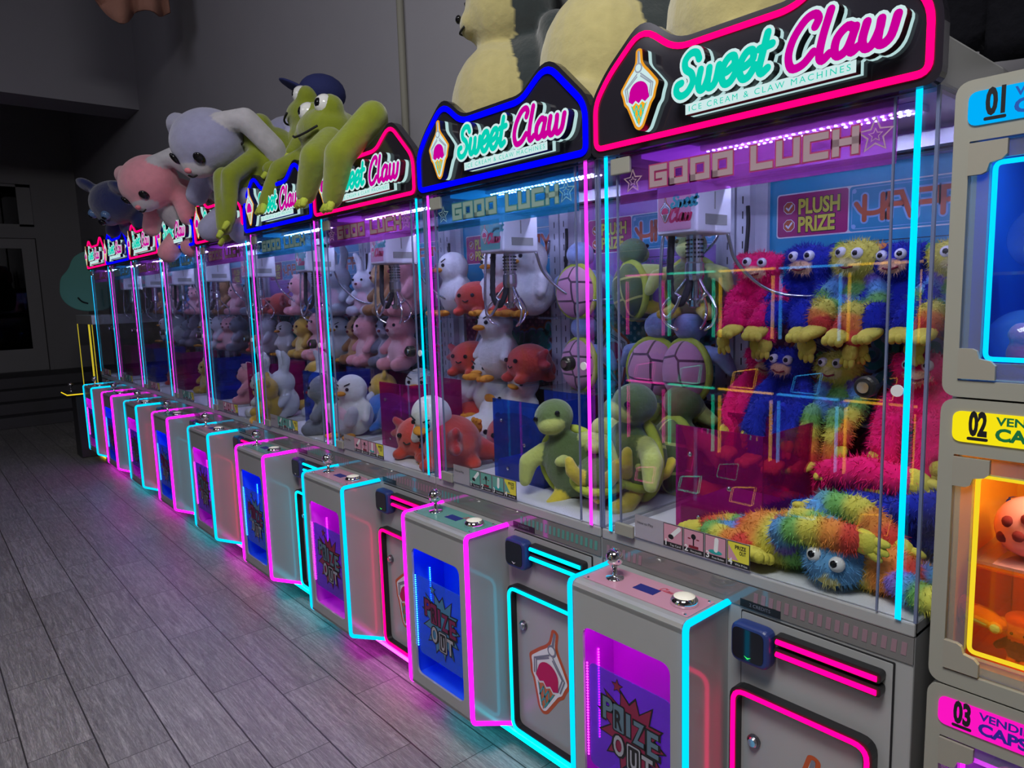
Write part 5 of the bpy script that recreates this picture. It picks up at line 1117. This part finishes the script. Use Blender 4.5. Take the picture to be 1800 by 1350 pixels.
# black cloth draped over the first machine's housing
prv = MB(); n = 14; m_ = 18
for i in range(n):
    for j in range(m_):
        a = i / (n - 1); b = j / (m_ - 1)
        x = -.16 + .30 * b; z = RT + .62 - .58 * a + .02 * math.sin(9 * b + 4 * a); y = .30 + .16 * a - .05 * math.sin(PI * b) + .025 * math.sin(14 * b)
        prv.v.append((x - .05 * a, y, z))
for i in range(n - 1):
    for j in range(m_ - 1): prv.f.append((i * m_ + j, i * m_ + j + 1, (i + 1) * m_ + j + 1, (i + 1) * m_ + j)); prv.m.append(0)
o = prv.build('black_cloth_bundle', 'black_cloth', None, True); o.modifiers.new('thick', 'SOLIDIFY').thickness = .06
tag(o, 'black cloth draped behind the right end of the pink-edged sign', 'cloth')
# brownish drape hanging near the ceiling, top left
dv = MB(); n = 16; m_ = 28; CX, CY, CZ = -6.5, .185, 5.6
for i in range(n):
    for j in range(m_):
        a = i / (n - 1); b = j / (m_ - 1)
        dep = 1.42 + .17 * math.exp(-((b - .50) / .12) ** 2) + .05 * math.exp(-((b - .85) / .12) ** 2) - .10 * abs(b - .5)
        dv.v.append((CX + .05 * math.sin(22 * b + 3 * a) * (.3 + a), CY - .43 + .86 * b, CZ - dep * a))
for i in range(n - 1):
    for j in range(m_ - 1): dv.f.append((i * m_ + j, i * m_ + j + 1, (i + 1) * m_ + j + 1, (i + 1) * m_ + j)); dv.m.append(0)
o = dv.build('ceiling_drape', 'drape_cloth', None, True); o.modifiers.new('thick', 'SOLIDIFY').thickness = .02
tag(o, 'brownish pink cloth hanging from the ceiling high at the top left', 'drape')
# yellow-lit machine past the end of the row, with a cloud-shaped board over it
prin('yellow_body', (0.03, 0.03, 0.035), 0.4); prin('print_cloud', lin(95, 160, 150), 0.7)
ym = thing('yellow_lit_machine', 'low dark claw machine with yellow light strips past the far end of the row', 'claw machine', (-8.80, 0, -.06))
MB().box(0, 0, .06, .86, .78, .80).build('cabinet', 'yellow_body', ym, bevel=.006)
MB().box(.0, -.005, 1.50, .86, .78, 1.60).build('top_housing', 'metal_grey', ym, bevel=.006)
MB().box(.004, 0, .80, .856, .005, 1.50).build('front_glass', 'glass_clear', ym)
for x in (.004, .85): MB().box(x, .006, .80, x + .005, .77, 1.50).build('side_glass', 'glass_clear', ym)
for x in (.03, .64, .67, .70, .83): MB().box(x - .003, -.004, .80, x + .003, -.0005, 1.50).build('light_strip', 'strip_yellow', ym)
MB().box(.26, -.26, .755, .62, 0, .775).build('control_shelf', 'yellow_body', ym, bevel=.004)
MB().tube([(.26, 0, .765), (.26, -.26, .765), (.62, -.26, .765), (.62, 0, .765)], .006, 8).build('shelf_neon', 'neon_yellow', ym, smooth=True)
MB().box(.30, -.18, .06, .57, 0, .755).build('pedestal', 'yellow_body', ym, bevel=.01)
MB().lathe([(.026, .775), (.008, .785), (.006, .83)], (.34, -.18, 0), 'z', 12).ell((.34, -.18, .85), .026, None, 14, 10).build('joystick', 'chrome', ym, smooth=True)
MB().box(.012, .75, .80, .848, .77, 1.50).build('back_panel', 'wall_far_paint', ym)
MB().tube([(.02, -.004, .075), (.84, -.004, .075)], .008, 8).build('floor_edge_light', 'neon_yellow', ym, smooth=True)
cl = thing('cloud_board', 'teal cloud-shaped board with a drawn smile above the far yellow-lit machine', 'sign board', (-9.05, -.10, 1.55), (0, 0, .75), scale=1.15)
P = [(.02 + .30 + .30 * math.cos(a), .22 + .20 * math.sin(a)) for a in np.linspace(PI, 1.5 * PI, 7)] + [(.52, .03), (.62, .16), (.62, .40), (.50, .58), (.34, .62), (.20, .56), (.14, .44), (.04, .36)]
MB().prism(round_poly(P, .09, 4), 'y', -.03, .03).build('cloud_panel', 'print_cloud', cl, bevel=.012)
MB().tube(smooth([(.22, -.034, .16), (.26, -.034, .12), (.32, -.034, .10)], 4), .008, 6).build('drawn_smile', 'print_black', cl)
